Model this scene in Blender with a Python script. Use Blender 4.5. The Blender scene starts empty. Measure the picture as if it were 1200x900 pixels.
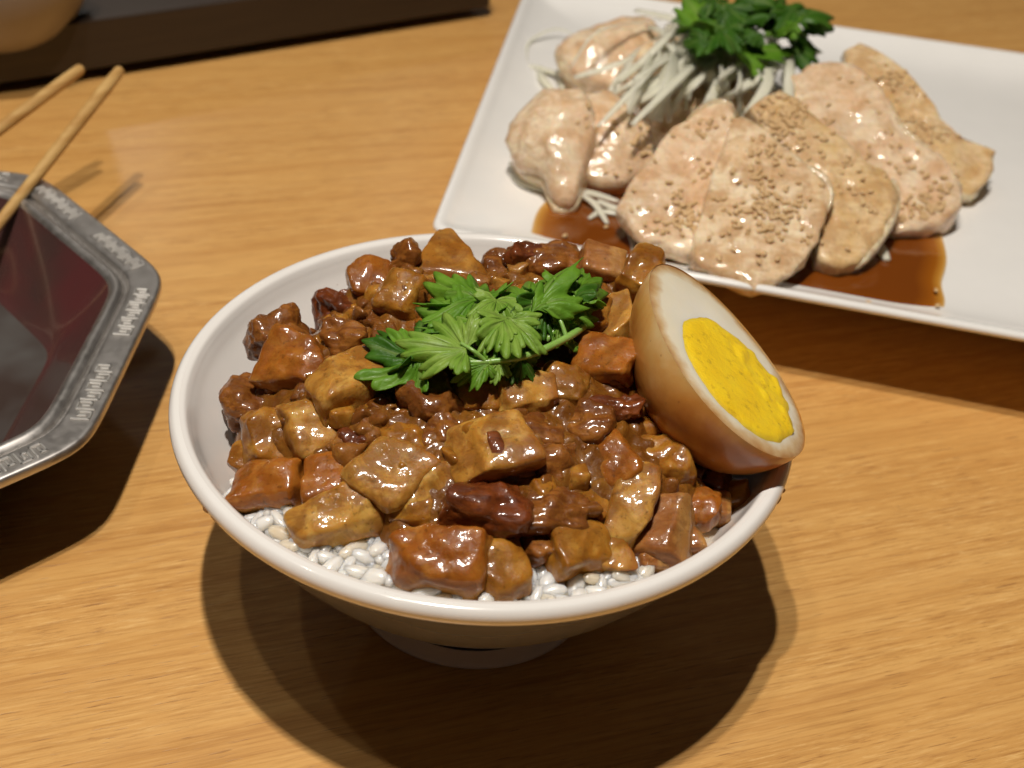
import bpy, math, random
import numpy as np
from mathutils import Vector, Matrix, noise as mnoise

# ------------------------------------------------------------------ camera, light, exposure (lengths in cm, scaled to metres)
CM = 0.01
sc = bpy.context.scene
col = sc.collection
CAM = np.array([0.0, -21.653, 21.737])
CR = np.array([0.99745825, 0.02421164, 0.06701367])
CU = np.array([-0.06825756, 0.59452585, 0.80117409])
CF = np.array([0.02044362, 0.8037119, -0.59466734])
FPX = 1500.0
cd = bpy.data.cameras.new('camera')
cam = bpy.data.objects.new('camera', cd); col.objects.link(cam)
cd.sensor_width = 36; cd.lens = 36 * FPX / 1200
cd.clip_start = 0.01; cd.clip_end = 50
m = Matrix.Identity(4)
for i in range(3):
    m[i][0] = CR[i]; m[i][1] = CU[i]; m[i][2] = -CF[i]; m[i][3] = CAM[i] * CM
cam.matrix_world = m
cd.dof.use_dof = True
cd.dof.focus_distance = 0.258
cd.dof.aperture_fstop = 19.0
cd.dof.aperture_blades = 0
sc.camera = cam

w = bpy.data.worlds.new('World'); sc.world = w; w.use_nodes = True
w.node_tree.nodes['Background'].inputs[0].default_value = (1.0, 0.86, 0.72, 1)
w.node_tree.nodes['Background'].inputs[1].default_value = 0.024

def lamp(name, loc, watt, radius, color=(1, 0.93, 0.84)):
    l = bpy.data.lights.new(name, 'POINT'); l.energy = watt; l.shadow_soft_size = radius * CM; l.color = color
    o = bpy.data.objects.new(name, l); col.objects.link(o); o.location = [c * CM for c in loc]
    return o
lamp('ceiling_lamp', (-9.2, -12.8, 150), 45, 1.5)
lamp('ceiling_lamp', (-7.9, -9.9, 80), 11.5, 0.8)
lamp('ceiling_lamp', (-28.6, -17.6, 130), 5.5, 1.6)
lamp('ceiling_lamp', (-66, 4.4, 132), 3.0, 1.8)
lamp('ceiling_lamp', (-72, 205, 100), 2.2, 4.0)
lamp('ceiling_lamp', (-20, 215, 110), 1.0, 4.0)

cy = sc.cycles
cy.use_denoising = True; cy.denoising_input_passes = 'RGB_ALBEDO_NORMAL'; cy.denoising_prefilter = 'ACCURATE'
cy.caustics_reflective = False; cy.caustics_refractive = False; cy.max_bounces = 8; cy.adaptive_threshold = 0.008
vs = sc.view_settings
vs.view_transform = 'Standard'; vs.look = 'None'; vs.exposure = 0.0; vs.gamma = 1.0; vs.use_curve_mapping = False

# ------------------------------------------------------------------ helpers
def unit(v):
    v = np.asarray(v, float); return v / np.linalg.norm(v)
def ray(px, py):
    return CF + (px - 600) / FPX * CR - (py - 450) / FPX * CU
def at(px, py, z):
    d = ray(px, py); return CAM + d * (z - CAM[2]) / d[2]
def on_plane(px, py, p0, n):
    d = ray(px, py); return CAM + d * (np.dot(p0 - CAM, n) / np.dot(d, n))
def nz(x, y, z=0.0): return mnoise.noise(Vector((x, y, z)))
def fbm(x, y, z=0.0, o=4): return mnoise.fractal(Vector((x, y, z)), 1.0, 2.0, o)

def mk(name, verts, faces, mat, parent=None, origin=None, smooth=True, label=None, cat=None, group=None, kind=None):
    """one mesh object from world-space cm vertices"""
    V = np.asarray(verts, float)
    if origin is None:
        origin = parent_origin(parent) if parent is not None else (V.min(0) + V.max(0)) / 2
    origin = np.asarray(origin, float)
    me = bpy.data.meshes.new(name)
    me.from_pydata(((V - origin) * CM).tolist(), [], faces)
    me.update()
    if smooth: me.polygons.foreach_set('use_smooth', [True] * len(me.polygons))
    o = bpy.data.objects.new(name, me); col.objects.link(o)
    if mat is not None: me.materials.append(mat)
    if parent is not None:
        o.parent = parent
        o.location = (origin - parent_origin(parent)) * CM
    else:
        o.location = origin * CM
    o['_o'] = [float(c) for c in origin]
    tag(o, label, cat, group, kind)
    return o
def parent_origin(p): return np.array(list(p['_o']))
def empty(name, loc, label, cat, group=None):
    o = bpy.data.objects.new(name, None); col.objects.link(o)
    o.empty_display_size = 0.01
    o.location = np.asarray(loc, float) * CM; o['_o'] = [float(c) for c in loc]
    tag(o, label, cat, group); return o
def tag(o, label=None, cat=None, group=None, kind=None):
    if label: o['label'] = label
    if cat: o['category'] = cat
    if group: o['group'] = group
    if kind: o['kind'] = kind

def grid_faces(nu, nv, wrap_u=False, off=0):
    f = []
    for i in range(nu if wrap_u else nu - 1):
        for j in range(nv - 1):
            a = off + i * nv + j; b = off + ((i + 1) % nu) * nv + j
            f.append((a, b, b + 1, a + 1))
    return f
def lathe(profile, n=128, center=(0, 0, 0), rad=None):
    """profile: list of (r, z); rad(theta)->multiplier"""
    V = []
    for i in range(n):
        t = 2 * math.pi * i / n; k = rad(t) if rad else 1
        for r, z in profile: V.append((center[0] + r * k * math.cos(t), center[1] + r * k * math.sin(t), center[2] + z))
    return V, grid_faces(n, len(profile), True)
def smooth_profile(pts, n=6):
    """Catmull-Rom through the points"""
    P = [np.array(p, float) for p in pts]; P = [2 * P[0] - P[1]] + P + [2 * P[-1] - P[-2]]
    out = []
    for i in range(1, len(P) - 2):
        for k in range(n):
            t = k / n; a, b, c, d = P[i - 1], P[i], P[i + 1], P[i + 2]
            out.append(0.5 * ((2 * b) + (c - a) * t + (2 * a - 5 * b + 4 * c - d) * t * t + (3 * b - a - 3 * c + d) * t ** 3))
    out.append(P[-2]); return out
def tube(path, radii, n=8, flat=1.0, normal=(0, 0, 1)):
    """swept tube with end caps; flat squashes along the local normal"""
    P = [np.array(p, float) for p in path]; V = []; N = len(P)
    for i, p in enumerate(P):
        t = unit(P[min(i + 1, N - 1)] - P[max(i - 1, 0)])
        s = np.cross(t, normal); s = unit(s) if np.linalg.norm(s) > 1e-4 else unit(np.cross(t, (1, 0, 0.1)))
        b = np.cross(s, t); r = radii[i] if hasattr(radii, '__len__') else radii
        for k in range(n):
            a = 2 * math.pi * k / n
            V.append(p + s * math.cos(a) * r + b * math.sin(a) * r * flat)
    F = []
    for i in range(N - 1):
        for k in range(n):
            F.append((i * n + k, i * n + (k + 1) % n, (i + 1) * n + (k + 1) % n, (i + 1) * n + k))
    F.append(tuple(reversed(range(n)))); F.append(tuple((N - 1) * n + k for k in range(n)))
    return V, F
def box_verts(c, ex, ey, ez):
    c = np.asarray(c, float); V = []
    for sx in (-1, 1):
        for sy in (-1, 1):
            for sz in (-1, 1): V.append(c + sx * np.asarray(ex) + sy * np.asarray(ey) + sz * np.asarray(ez))
    return V
BOXF = [(0, 1, 3, 2), (4, 6, 7, 5), (0, 4, 5, 1), (2, 3, 7, 6), (0, 2, 6, 4), (1, 5, 7, 3)]
def bevel(o, w_cm, seg=2):
    b = o.modifiers.new('bevel', 'BEVEL'); b.width = w_cm * CM; b.segments = seg; b.limit_method = 'ANGLE'

_cube = {}
def cube_grid(n):
    if n in _cube: return _cube[n]
    idx = {}; V = []; F = []
    def vid(p):
        k = tuple(int(round(c * n)) for c in p)
        if k not in idx: idx[k] = len(V); V.append([2 * c / n - 1 for c in k])
        return idx[k]
    for ax in range(3):
        for side in (0, 1):
            for i in range(n):
                for j in range(n):
                    q = []
                    for (a, b) in ((0, 0), (1, 0), (1, 1), (0, 1)):
                        p = [0, 0, 0]; p[ax] = side; p[(ax + 1) % 3] = (i + a) / n; p[(ax + 2) % 3] = (j + b) / n
                        q.append(vid(p))
                    F.append(tuple(q) if side else tuple(reversed(q)))
    _cube[n] = (np.array(V, float), F); return _cube[n]

def chunk(center, e1, e2, e3, half, seed, rnd=0.32, jit=0.16, rough=0.05, n=13, apex=None):
    """an irregular rounded block of food with its own dents"""
    rs = np.random.RandomState(seed); C, F = cube_grid(n); P = C.copy()
    # softer spacing near the edges
    S = P / np.maximum(np.linalg.norm(P, axis=1, keepdims=True), 1e-6)
    L4 = P / (np.sum(np.abs(P) ** 9, axis=1, keepdims=True) ** (1 / 9))
    P = L4 * (1 - rnd) + S * rnd * 1.12
    J = rs.uniform(-jit, jit, (2, 2, 2, 3)); Q = np.zeros_like(P); t = (C + 1) / 2
    for a in (0, 1):
        for b in (0, 1):
            for c in (0, 1):
                wgt = (t[:, 0] if a else 1 - t[:, 0]) * (t[:, 1] if b else 1 - t[:, 1]) * (t[:, 2] if c else 1 - t[:, 2])
                Q += wgt[:, None] * J[a, b, c]
    P = P + Q
    if apex is not None:                       # taper towards +e2
        k = 1 - apex * np.clip((P[:, 1] + 1) / 2, 0, 1); P[:, 0] *= k; P[:, 2] *= k
    # a slanting knife cut
    for _ in range(4):
        nn = unit(rs.normal(size=3)); dd = rs.uniform(0.92, 1.2); s = P @ nn - dd
        P -= np.where(s > 0, s * 0.85, 0)[:, None] * nn
    W = np.asarray(center) + P[:, :1] * half[0] * e1 + P[:, 1:2] * half[1] * e2 + P[:, 2:] * half[2] * e3
    so = seed * 7.31; out = []
    D = W - np.asarray(center); D /= np.maximum(np.linalg.norm(D, axis=1, keepdims=True), 1e-6)
    for p, d in zip(W, D):
        a = rough * (1.3 * nz(p[0] * 1.7 + so, p[1] * 1.7, p[2] * 1.7) + 0.6 * nz(p[0] * 4 + so, p[1] * 4, p[2] * 4) + 0.2 * nz(p[0] * 9 + so, p[1] * 9, p[2] * 9))
        out.append(p + d * a)
    return np.array(out), F

def slab(outline, org, ex, ey, n, thick, rings=14, seed=0, rough=0.06, bulge=0.0, sub=3):
    """thick rounded slice from a star-shaped 2-D outline in the plane (ex, ey); top towards n"""
    O = np.array(outline, float); c = O.mean(0); N = len(O); pts = []
    for i in range(N):
        a, b, cc, d = O[i - 1], O[i], O[(i + 1) % N], O[(i + 2) % N]
        for k in range(sub):
            t = k / sub
            pts.append(0.5 * ((2 * b) + (cc - a) * t + (2 * a - 5 * b + 4 * cc - d) * t * t + (3 * b - a - 3 * cc + d) * t ** 3))
    M = len(pts); V = []; so = seed * 5.17
    prof = [(k / (rings - 3) * 0.93, 1.0) for k in range(rings - 2)] + [(0.985, 0.96), (1.0, 0.80)]
    prof += [(0.995, 0.2), (0.97, 0.03), (0.5, 0.0), (0.02, 0.0)]
    for s, h in prof:
        for p in pts:
            q = c + (p - c) * max(s, 0.002); W = org + ex * q[0] + ey * q[1]
            dz = thick * (h - 1) + bulge * (1 - s * s) * (1 if h > 0.5 else 0)
            r = rough * (1.2 * nz(q[0] * 0.9 + so, q[1] * 0.9, h) + 0.8 * nz(q[0] * 2.6 + so, q[1] * 2.6, h) + 0.45 * nz(q[0] * 7 + so, q[1] * 7, h))
            rad = (p - c); rad = rad / (np.linalg.norm(rad) + 1e-6) * s * rough * (1.8 * nz(q[0] * 1.6 + so + 9, q[1] * 1.6, h) + 1.4 * nz(q[0] * 4.5 + so + 9, q[1] * 4.5, h))
            V.append(W + n * (dz + r * (1 if h > 0.5 else 0.5)) + ex * rad[0] + ey * rad[1])
    F = []
    for i in range(len(prof) - 1):
        for k in range(M):
            F.append((i * M + k, i * M + (k + 1) % M, (i + 1) * M + (k + 1) % M, (i + 1) * M + k)[::-1])
    F.append(tuple(range(M))); F.append(tuple(reversed([(len(prof) - 1) * M + k for k in range(M)])))
    return np.array(V), F, np.array(pts), c

# ------------------------------------------------------------------ materials
class NT:
    def __init__(s, name):
        s.m = bpy.data.materials.new(name); s.m.use_nodes = True; s.t = s.m.node_tree
        s.b = s.t.nodes['Principled BSDF']; s.out = s.t.nodes['Material Output']
    def n(s, typ, **kw):
        x = s.t.nodes.new(typ)
        for k, v in kw.items(): setattr(x, k, v)
        return x
    def l(s, a, b): s.t.links.new(a, b)
    def coords(s, scale=(100, 100, 100), rotz=0, rnd=True):
        tc = s.n('ShaderNodeTexCoord'); mp = s.n('ShaderNodeMapping', vector_type='POINT')
        mp.inputs['Scale'].default_value = scale; mp.inputs['Rotation'].default_value = (0, 0, rotz)
        s.l(tc.outputs['Object'], mp.inputs['Vector']); v = mp.outputs[0]
        if rnd:
            oi = s.n('ShaderNodeObjectInfo'); ad = s.n('ShaderNodeVectorMath', operation='MULTIPLY_ADD')
            ad.inputs[1].default_value = (37, 51, 23); s.l(oi.outputs['Random'], ad.inputs[0]); s.l(v, ad.inputs[2]); v = ad.outputs[0]
        return v
    def noise(s, v, scale, detail=4, rough=0.55, dist=0.0):
        x = s.n('ShaderNodeTexNoise'); x.inputs['Scale'].default_value = scale; x.inputs['Detail'].default_value = detail
        x.inputs['Roughness'].default_value = rough; x.inputs['Distortion'].default_value = dist
        if v is not None: s.l(v, x.inputs['Vector'])
        return x.outputs['Fac']
    def ramp(s, f, stops):
        x = s.n('ShaderNodeValToRGB'); e = x.color_ramp.elements
        while len(e) < len(stops): e.new(0.5)
        for k, (p, c) in enumerate(stops):
            e[k].position = p; c = (c, c, c) if not hasattr(c, '__len__') else c; e[k].color = (*c, 1)
        s.l(f, x.inputs[0]); return x.outputs[0]
    def mix(s, f, a, b, mode='MIX'):
        x = s.n('ShaderNodeMix', data_type='RGBA', blend_type=mode)
        for v, i in ((f, 0), (a, 6), (b, 7)):
            if hasattr(v, 'is_linked') or hasattr(v, 'links'): s.l(v, x.inputs[i])
            elif i == 0: x.inputs[0].default_value = v
            else: x.inputs[i].default_value = (*v, 1)
        return x.outputs[2]
    def math(s, op, a, b=None, clamp=False):
        x = s.n('ShaderNodeMath', operation=op, use_clamp=clamp)
        for v, i in ((a, 0), (b, 1)):
            if v is None: continue
            if hasattr(v, 'links'): s.l(v, x.inputs[i])
            else: x.inputs[i].default_value = v
        return x.outputs[0]
    def bump(s, h, dist_cm, strength=1.0, prev=None):
        x = s.n('ShaderNodeBump'); x.inputs['Distance'].default_value = dist_cm * CM; x.inputs['Strength'].default_value = strength
        s.l(h, x.inputs['Height'])
        if prev is not None: s.l(prev, x.inputs['Normal'])
        return x.outputs[0]
    def set(s, **kw):
        for k, v in kw.items():
            k = k.replace('_', ' ')
            i = s.b.inputs[k]
            if hasattr(v, 'links'): s.l(v, i)
            elif k in ('Base Color', 'Emission Color', 'Coat Tint', 'Specular Tint'): i.default_value = (*v, 1)
            else: i.default_value = v
        return s.m
    def sss(s, wgt, rad, scale_cm=0.1):
        s.set(Subsurface_Weight=wgt, Subsurface_Radius=rad, Subsurface_Scale=scale_cm * CM)

def wood_table():
    t = NT('table_wood'); a = math.radians(-19)
    tc = t.n('ShaderNodeTexCoord'); r = t.n('ShaderNodeMapping'); r.inputs['Rotation'].default_value = (0, 0, a); r.inputs['Scale'].default_value = (100, 100, 100)
    t.l(tc.outputs['Object'], r.inputs[0])
    def stretch(u, v):
        x = t.n('ShaderNodeMapping'); x.inputs['Scale'].default_value = (u, v, 1); t.l(r.outputs[0], x.inputs[0]); return x.outputs[0]
    warp = t.noise(stretch(0.035, 0.13), 1.0, 3, 0.5)
    sep = t.n('ShaderNodeSeparateXYZ'); t.l(r.outputs[0], sep.inputs[0])
    v = t.math('ADD', sep.outputs[1], t.math('MULTIPLY', warp, 4.0))
    # annual rings as uneven bands across the grain
    comb = t.n('ShaderNodeCombineXYZ'); t.l(t.math('MULTIPLY', sep.outputs[0], 0.03), comb.inputs[0]); t.l(v, comb.inputs[1])
    rings = t.noise(comb.outputs[0], 1.7, 3, 0.55)
    fine = t.noise(stretch(0.12, 6.0), 1.0, 4, 0.6)
    fibre = t.noise(stretch(0.55, 11), 1.0, 4, 0.65)
    broad = t.noise(stretch(0.03, 0.12), 1.0, 2)
    c = t.ramp(rings, [(0.33, (0.57, 0.288, 0.078)), (0.45, (0.645, 0.343, 0.099)), (0.58, (0.69, 0.385, 0.118)), (0.7, (0.62, 0.322, 0.09))])
    c = t.mix(t.ramp(fine, [(0.34, 0.5), (0.48, 0.0)]), c, (0.42, 0.185, 0.042))
    c = t.mix(t.math('MULTIPLY', t.ramp(fibre, [(0.36, 0.6), (0.5, 0.0), (0.62, 0.0), (0.75, 0.0)]), 0.5), c, (0.36, 0.16, 0.04))
    c = t.mix(t.math('MULTIPLY', t.ramp(fibre, [(0.55, 0.0), (0.72, 1.0)]), 0.4), c, (0.78, 0.48, 0.17))
    c = t.mix(t.ramp(broad, [(0.35, 0.28), (0.65, 0.0)]), c, (0.52, 0.25, 0.062))
    # small knots and stains
    spot = t.noise(stretch(0.35, 0.9), 1.0, 1)
    c = t.mix(t.ramp(spot, [(0.80, 0.0), (0.84, 0.5)]), c, (0.28, 0.12, 0.04))
    dash = t.noise(stretch(1.1, 13), 1.0, 4, 0.7)
    zone = t.ramp(t.noise(stretch(0.10, 0.55), 1.0, 3), [(0.40, 0.25), (0.60, 1.0)])
    c = t.mix(t.math('MULTIPLY', t.math('MULTIPLY', t.ramp(dash, [(0.32, 1.0), (0.46, 0.0)]), zone), 0.75), c, (0.33, 0.14, 0.035))
    c = t.mix(t.math('MULTIPLY', t.math('MULTIPLY', t.ramp(dash, [(0.54, 0.0), (0.66, 1.0)]), zone), 0.65), c, (0.82, 0.52, 0.20))
    pores = t.ramp(t.noise(stretch(0.9, 15), 1.0, 2), [(0.29, 1.0), (0.34, 0.0)])
    c = t.mix(t.math('MULTIPLY', pores, 0.55), c, (0.25, 0.10, 0.03))
    ro = t.ramp(t.noise(stretch(0.2, 1.0), 1.0, 4), [(0.3, 0.42), (0.7, 0.56)])
    nb = t.bump(t.math('SUBTRACT', fibre, t.math('MULTIPLY', pores, 0.6)), 0.012, 0.55)
    t.set(Base_Color=c, Roughness=ro, Normal=nb, Specular_IOR_Level=0.45, Coat_Weight=0.35, Coat_Roughness=0.26)
    return t.m

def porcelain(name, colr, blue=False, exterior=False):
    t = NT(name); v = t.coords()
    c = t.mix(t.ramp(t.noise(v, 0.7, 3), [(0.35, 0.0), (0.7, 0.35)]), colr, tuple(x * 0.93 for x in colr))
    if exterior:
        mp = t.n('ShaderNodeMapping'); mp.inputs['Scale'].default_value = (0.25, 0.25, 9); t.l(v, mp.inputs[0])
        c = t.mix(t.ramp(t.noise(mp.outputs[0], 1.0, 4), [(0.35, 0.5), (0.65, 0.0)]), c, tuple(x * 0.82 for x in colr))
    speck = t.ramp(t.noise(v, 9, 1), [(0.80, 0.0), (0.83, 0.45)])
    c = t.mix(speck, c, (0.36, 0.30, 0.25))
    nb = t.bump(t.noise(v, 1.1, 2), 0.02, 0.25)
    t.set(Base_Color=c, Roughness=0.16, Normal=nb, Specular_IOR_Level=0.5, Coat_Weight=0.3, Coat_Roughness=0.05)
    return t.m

SAUCE = (0.125, 0.040, 0.009)
def food(name, c1, c2, c3, sauce=0.5, sss=0.3, rough=0.26, fibre=False, fine=6.0, stain=SAUCE, coat=0.75, bumpd=0.03, glint=4.8, layer=None, gd=0.5, fib=0.75):
    """braised food: mottled flesh, patches of brown sauce, wet coat"""
    t = NT(name); v = t.coords()
    a = t.noise(v, 0.9, 4, 0.55, 0.4); c = t.mix(t.ramp(a, [(0.35, 0.0), (0.65, 1.0)]), c1, c2)
    if fibre:
        mp = t.n('ShaderNodeMapping'); mp.inputs['Scale'].default_value = (0.6, 5, 5); t.l(v, mp.inputs[0])
        f = t.noise(mp.outputs[0], 1.6, 3); c = t.mix(t.ramp(f, [(0.38, fib), (0.56, 0.0)]), c, c3)
    else:
        f = t.noise(v, 3.2, 4); c = t.mix(t.ramp(f, [(0.5, 0.0), (0.68, 0.65)]), c, c3)
    if layer:                                  # belly layers: skin, fat and lean
        tc = t.n('ShaderNodeTexCoord'); sp3 = t.n('ShaderNodeSeparateXYZ'); t.l(tc.outputs['Generated'], sp3.inputs[0])
        for ax, lo, hi, lc, al in layer:
            lv_ = t.math('ADD', sp3.outputs[ax], t.math('MULTIPLY', t.math('SUBTRACT', t.noise(v, 1.3, 4), 0.5), 0.55))
            c = t.mix(t.math('MULTIPLY', t.ramp(lv_, [(lo, 0.0), (hi, 1.0)] if lo < hi else [(hi, 1.0), (lo, 0.0)]), al), c, lc)
    g = t.noise(v, 1.3, 6, 0.64, 0.8)
    c = t.mix(t.math('MULTIPLY', t.ramp(g, [(0.44, 0.0), (0.58, 1.0)]), sauce), c, stain)
    sp = t.ramp(t.noise(v, 9, 4, 0.65), [(0.58, 0.0), (0.70, 0.55)]); c = t.mix(sp, c, tuple(x * 0.4 for x in stain))
    nb = t.bump(t.noise(v, fine, 5, 0.6), bumpd, 0.7)
    nc = t.bump(t.noise(v, glint, 2.0, 0.42), gd * 0.34 / glint, 1.0)
    ro = t.ramp(t.noise(v, 2.3, 3), [(0.35, rough + 0.1), (0.7, rough + 0.3)])
    t.set(Base_Color=c, Roughness=ro, Normal=nb, Coat_Weight=coat, Coat_Roughness=0.10, Coat_Normal=nc, Specular_IOR_Level=0.16, Coat_IOR=1.5)
    t.sss(sss, (1.0, 0.42, 0.14), 0.14)
    return t.m

M = {}
M['table'] = wood_table()
M['porcelain'] = porcelain('bowl_glaze', (0.80, 0.775, 0.74))
M['bowl_out'] = porcelain('bowl_shaded_glaze', (0.20, 0.215, 0.29), exterior=True)  # blue-grey, darkened so the colour carries the outer wall's shade
M['plate'] = porcelain('plate_glaze', (0.83, 0.815, 0.785))
t = NT('crevice_shade'); M['navy'] = t.set(Base_Color=(0.012, 0.016, 0.04), Roughness=0.2)

M['fat'] = food('braised_fat', (0.54, 0.285, 0.055), (0.41, 0.182, 0.025), (0.62, 0.39, 0.10), 0.75, 0.6, stain=(0.21, 0.075, 0.009), coat=0.55, gd=0.36,
                layer=[(0, 0.72, 0.86, (0.27, 0.085, 0.018), 0.65)])
M['amber'] = food('braised_amber', (0.38, 0.165, 0.018), (0.29, 0.105, 0.010), (0.47, 0.24, 0.040), 0.55, 0.45, rough=0.22, stain=(0.14, 0.044, 0.006), coat=0.65, gd=0.4,
                  layer=[(1, 0.72, 0.9, (0.44, 0.215, 0.042), 0.7)])
M['skin'] = food('braised_skin', (0.37, 0.125, 0.014), (0.27, 0.078, 0.008), (0.44, 0.185, 0.030), 0.55, 0.4, rough=0.2, stain=(0.15, 0.042, 0.006), coat=0.75, gd=0.45,
                 layer=[(2, 0.52, 0.40, (0.46, 0.225, 0.048), 0.85), (2, 0.20, 0.10, (0.27, 0.10, 0.03), 0.7)])
M['meat'] = food('braised_meat', (0.24, 0.080, 0.011), (0.31, 0.118, 0.019), (0.13, 0.034, 0.006), 0.6, 0.25, fibre=True, bumpd=0.06, stain=(0.11, 0.032, 0.006))
M['dark'] = food('braised_dark_meat', (0.160, 0.034, 0.006), (0.21, 0.055, 0.009), (0.075, 0.015, 0.004), 0.5, 0.2, fibre=True, bumpd=0.06, stain=(0.075, 0.018, 0.004))
M['pink'] = food('braised_pink_meat', (0.40, 0.175, 0.050), (0.32, 0.120, 0.028), (0.23, 0.075, 0.016), 0.5, 0.35, fibre=True, bumpd=0.04, stain=(0.18, 0.062, 0.011), coat=0.6,
                 layer=[(0, 0.62, 0.72, (0.48, 0.26, 0.075), 0.7)])
M['gravy'] = food('gravy', (0.23, 0.092, 0.011), (0.165, 0.056, 0.007), (0.29, 0.128, 0.020), 0.55, 0.25, rough=0.2, fine=5.0, coat=1.0, bumpd=0.06, stain=(0.11, 0.033, 0.005), gd=0.6)
M['mince'] = food('minced_pork', (0.25, 0.094, 0.014), (0.175, 0.056, 0.008), (0.32, 0.142, 0.024), 0.6, 0.25, rough=0.24, bumpd=0.045, stain=(0.11, 0.032, 0.006), gd=0.6)

def rice_mat():
    t = NT('rice'); v = t.coords()
    c = t.mix(t.ramp(t.noise(v, 1.4, 3), [(0.5, 0.0), (0.8, 0.30)]), (0.79, 0.765, 0.71), (0.60, 0.45, 0.25))
    oi = t.n('ShaderNodeObjectInfo'); c = t.mix(t.ramp(oi.outputs['Random'], [(0.55, 0.0), (0.98, 0.6)]), c, (0.58, 0.41, 0.20))
    t.set(Base_Color=c, Roughness=0.3, Coat_Weight=0.8, Coat_Roughness=0.1, Normal=t.bump(t.noise(v, 4, 2), 0.015, 0.6))
    t.sss(1.0, (1.0, 0.9, 0.75), 0.35); return t.m
M['rice'] = rice_mat()

# ------------------------------------------------------------------ the table
def quad_sheet(name, x0, x1, y0, y1, z, thick, mat, **kw):
    V = [(x0, y0, z), (x1, y0, z), (x1, y1, z), (x0, y1, z), (x0, y0, z - thick), (x1, y0, z - thick), (x1, y1, z - thick), (x0, y1, z - thick)]
    F = [(0, 1, 2, 3), (7, 6, 5, 4), (0, 4, 5, 1), (1, 5, 6, 2), (2, 6, 7, 3), (3, 7, 4, 0)]
    return mk(name, V, F, mat, smooth=False, **kw)
quad_sheet('table', -70, 80, -40, 110, 0, 3, M['table'], origin=(0, 0, 0), kind='structure',
           label='light honey coloured wooden table top with fine grain')

# ------------------------------------------------------------------ the bowl
RH, RR = 5.647, 6.5
bowl = empty('rice_bowl', (0, 0, 0), 'white porcelain rice bowl in front, heaped with braised pork', 'bowl')
inner = [(0.0, 1.1), (1.5, 1.2), (2.6, 1.6), (3.5, 2.35), (4.4, 3.3), (5.3, 4.35), (5.85, 5.05), (6.03, 5.36)]
lip = [(6.10, 5.50), (6.17, 5.60), (6.28, 5.647), (6.40, 5.62), (6.48, 5.53), (6.50, 5.42), (6.47, 5.31), (6.40, 5.24), (6.30, 5.20)]
outer = [(6.22, 5.10), (5.92, 4.55), (5.40, 3.70), (4.72, 2.77), (3.90, 1.92), (3.15, 1.32), (2.70, 1.04)]
V, F = lathe(smooth_profile(inner + lip[:3], 5), 192); mk('inner_wall', V, F, M['porcelain'], bowl)
V, F = lathe(smooth_profile(lip[2:7], 4), 192); lip_o = mk('lip', V, F, M['porcelain'], bowl)
prof_out = smooth_profile(lip[6:] + outer, 8)  # lip underside takes the dark outer colour, muting its bounce light
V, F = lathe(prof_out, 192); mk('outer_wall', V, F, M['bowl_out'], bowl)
V, F = lathe(smooth_profile([(2.70, 1.04), (2.60, 0.95), (2.57, 0.70), (2.60, 0.30)], 4), 128); mk('crevice_shade_ring', V, F, M['navy'], bowl)  # dark navy band painted in as the shaded crevice above the foot
V, F = lathe(smooth_profile([(2.60, 0.30), (2.70, 0.24), (2.86, 0.13), (2.89, 0.05), (2.82, 0.0), (2.60, 0.0), (2.52, 0.12), (2.4, 0.7), (0.01, 0.8)], 5), 128)
t = NT('unglazed_foot'); v = t.coords(); M['foot'] = t.set(Base_Color=t.mix(t.noise(v, 2, 4), (0.84, 0.70, 0.64), (0.78, 0.64, 0.57)), Roughness=0.5)
mk('foot_ring', V, F, M['foot'], bowl)
# a brown drip of sauce dried on the lip
t = NT('dried_sauce'); M['drip'] = t.set(Base_Color=(0.20, 0.09, 0.03), Roughness=0.25, Coat_Weight=0.5)
for (ang, dz, sx, sz) in ((-137.5, -0.26, 0.22, 0.05), (-140.5, -0.24, 0.10, 0.03), (-25, -0.28, 0.14, 0.04), (-22.5, -0.25, 0.06, 0.035)):
    a = math.radians(ang); rd = np.array([math.cos(a), math.sin(a), 0]); tg = np.array([-math.sin(a), math.cos(a), 0])
    V, F = chunk(rd * 6.455 + np.array([0, 0, RH + dz]), tg, np.array([0, 0, 1.]), rd, (sx, sz, 0.055), int(ang * 10) % 97, rnd=0.8, rough=0.03, n=6)
    mk('sauce_drip', V, F, M['drip'], lip_o)

wall_o = [o for o in bowl.children if o.name.startswith('inner_wall')][0]
for (ang, z, sz) in ((171, 4.75, .03), (150, 4.7, .028), (-12, 4.9, .05), (-16, 4.75, .04), (120, 4.6, .03)):
    a = math.radians(ang); r = 5.3 + (z - 4.35) * 0.785 - 0.01; rd = np.array([math.cos(a), math.sin(a), 0]); tg = np.array([-math.sin(a), math.cos(a), 0]); nn = unit(-rd * 0.8 + np.array([0, 0, 0.6]))
    V, F = chunk(rd * r + np.array([0, 0, z]), tg, np.cross(nn, tg), nn, (sz, sz * 1.3, sz * 0.5), 60 + ang % 50, rnd=0.8, rough=0.01, n=5); mk('sauce_drop', V, F, M['drip'], wall_o)

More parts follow.
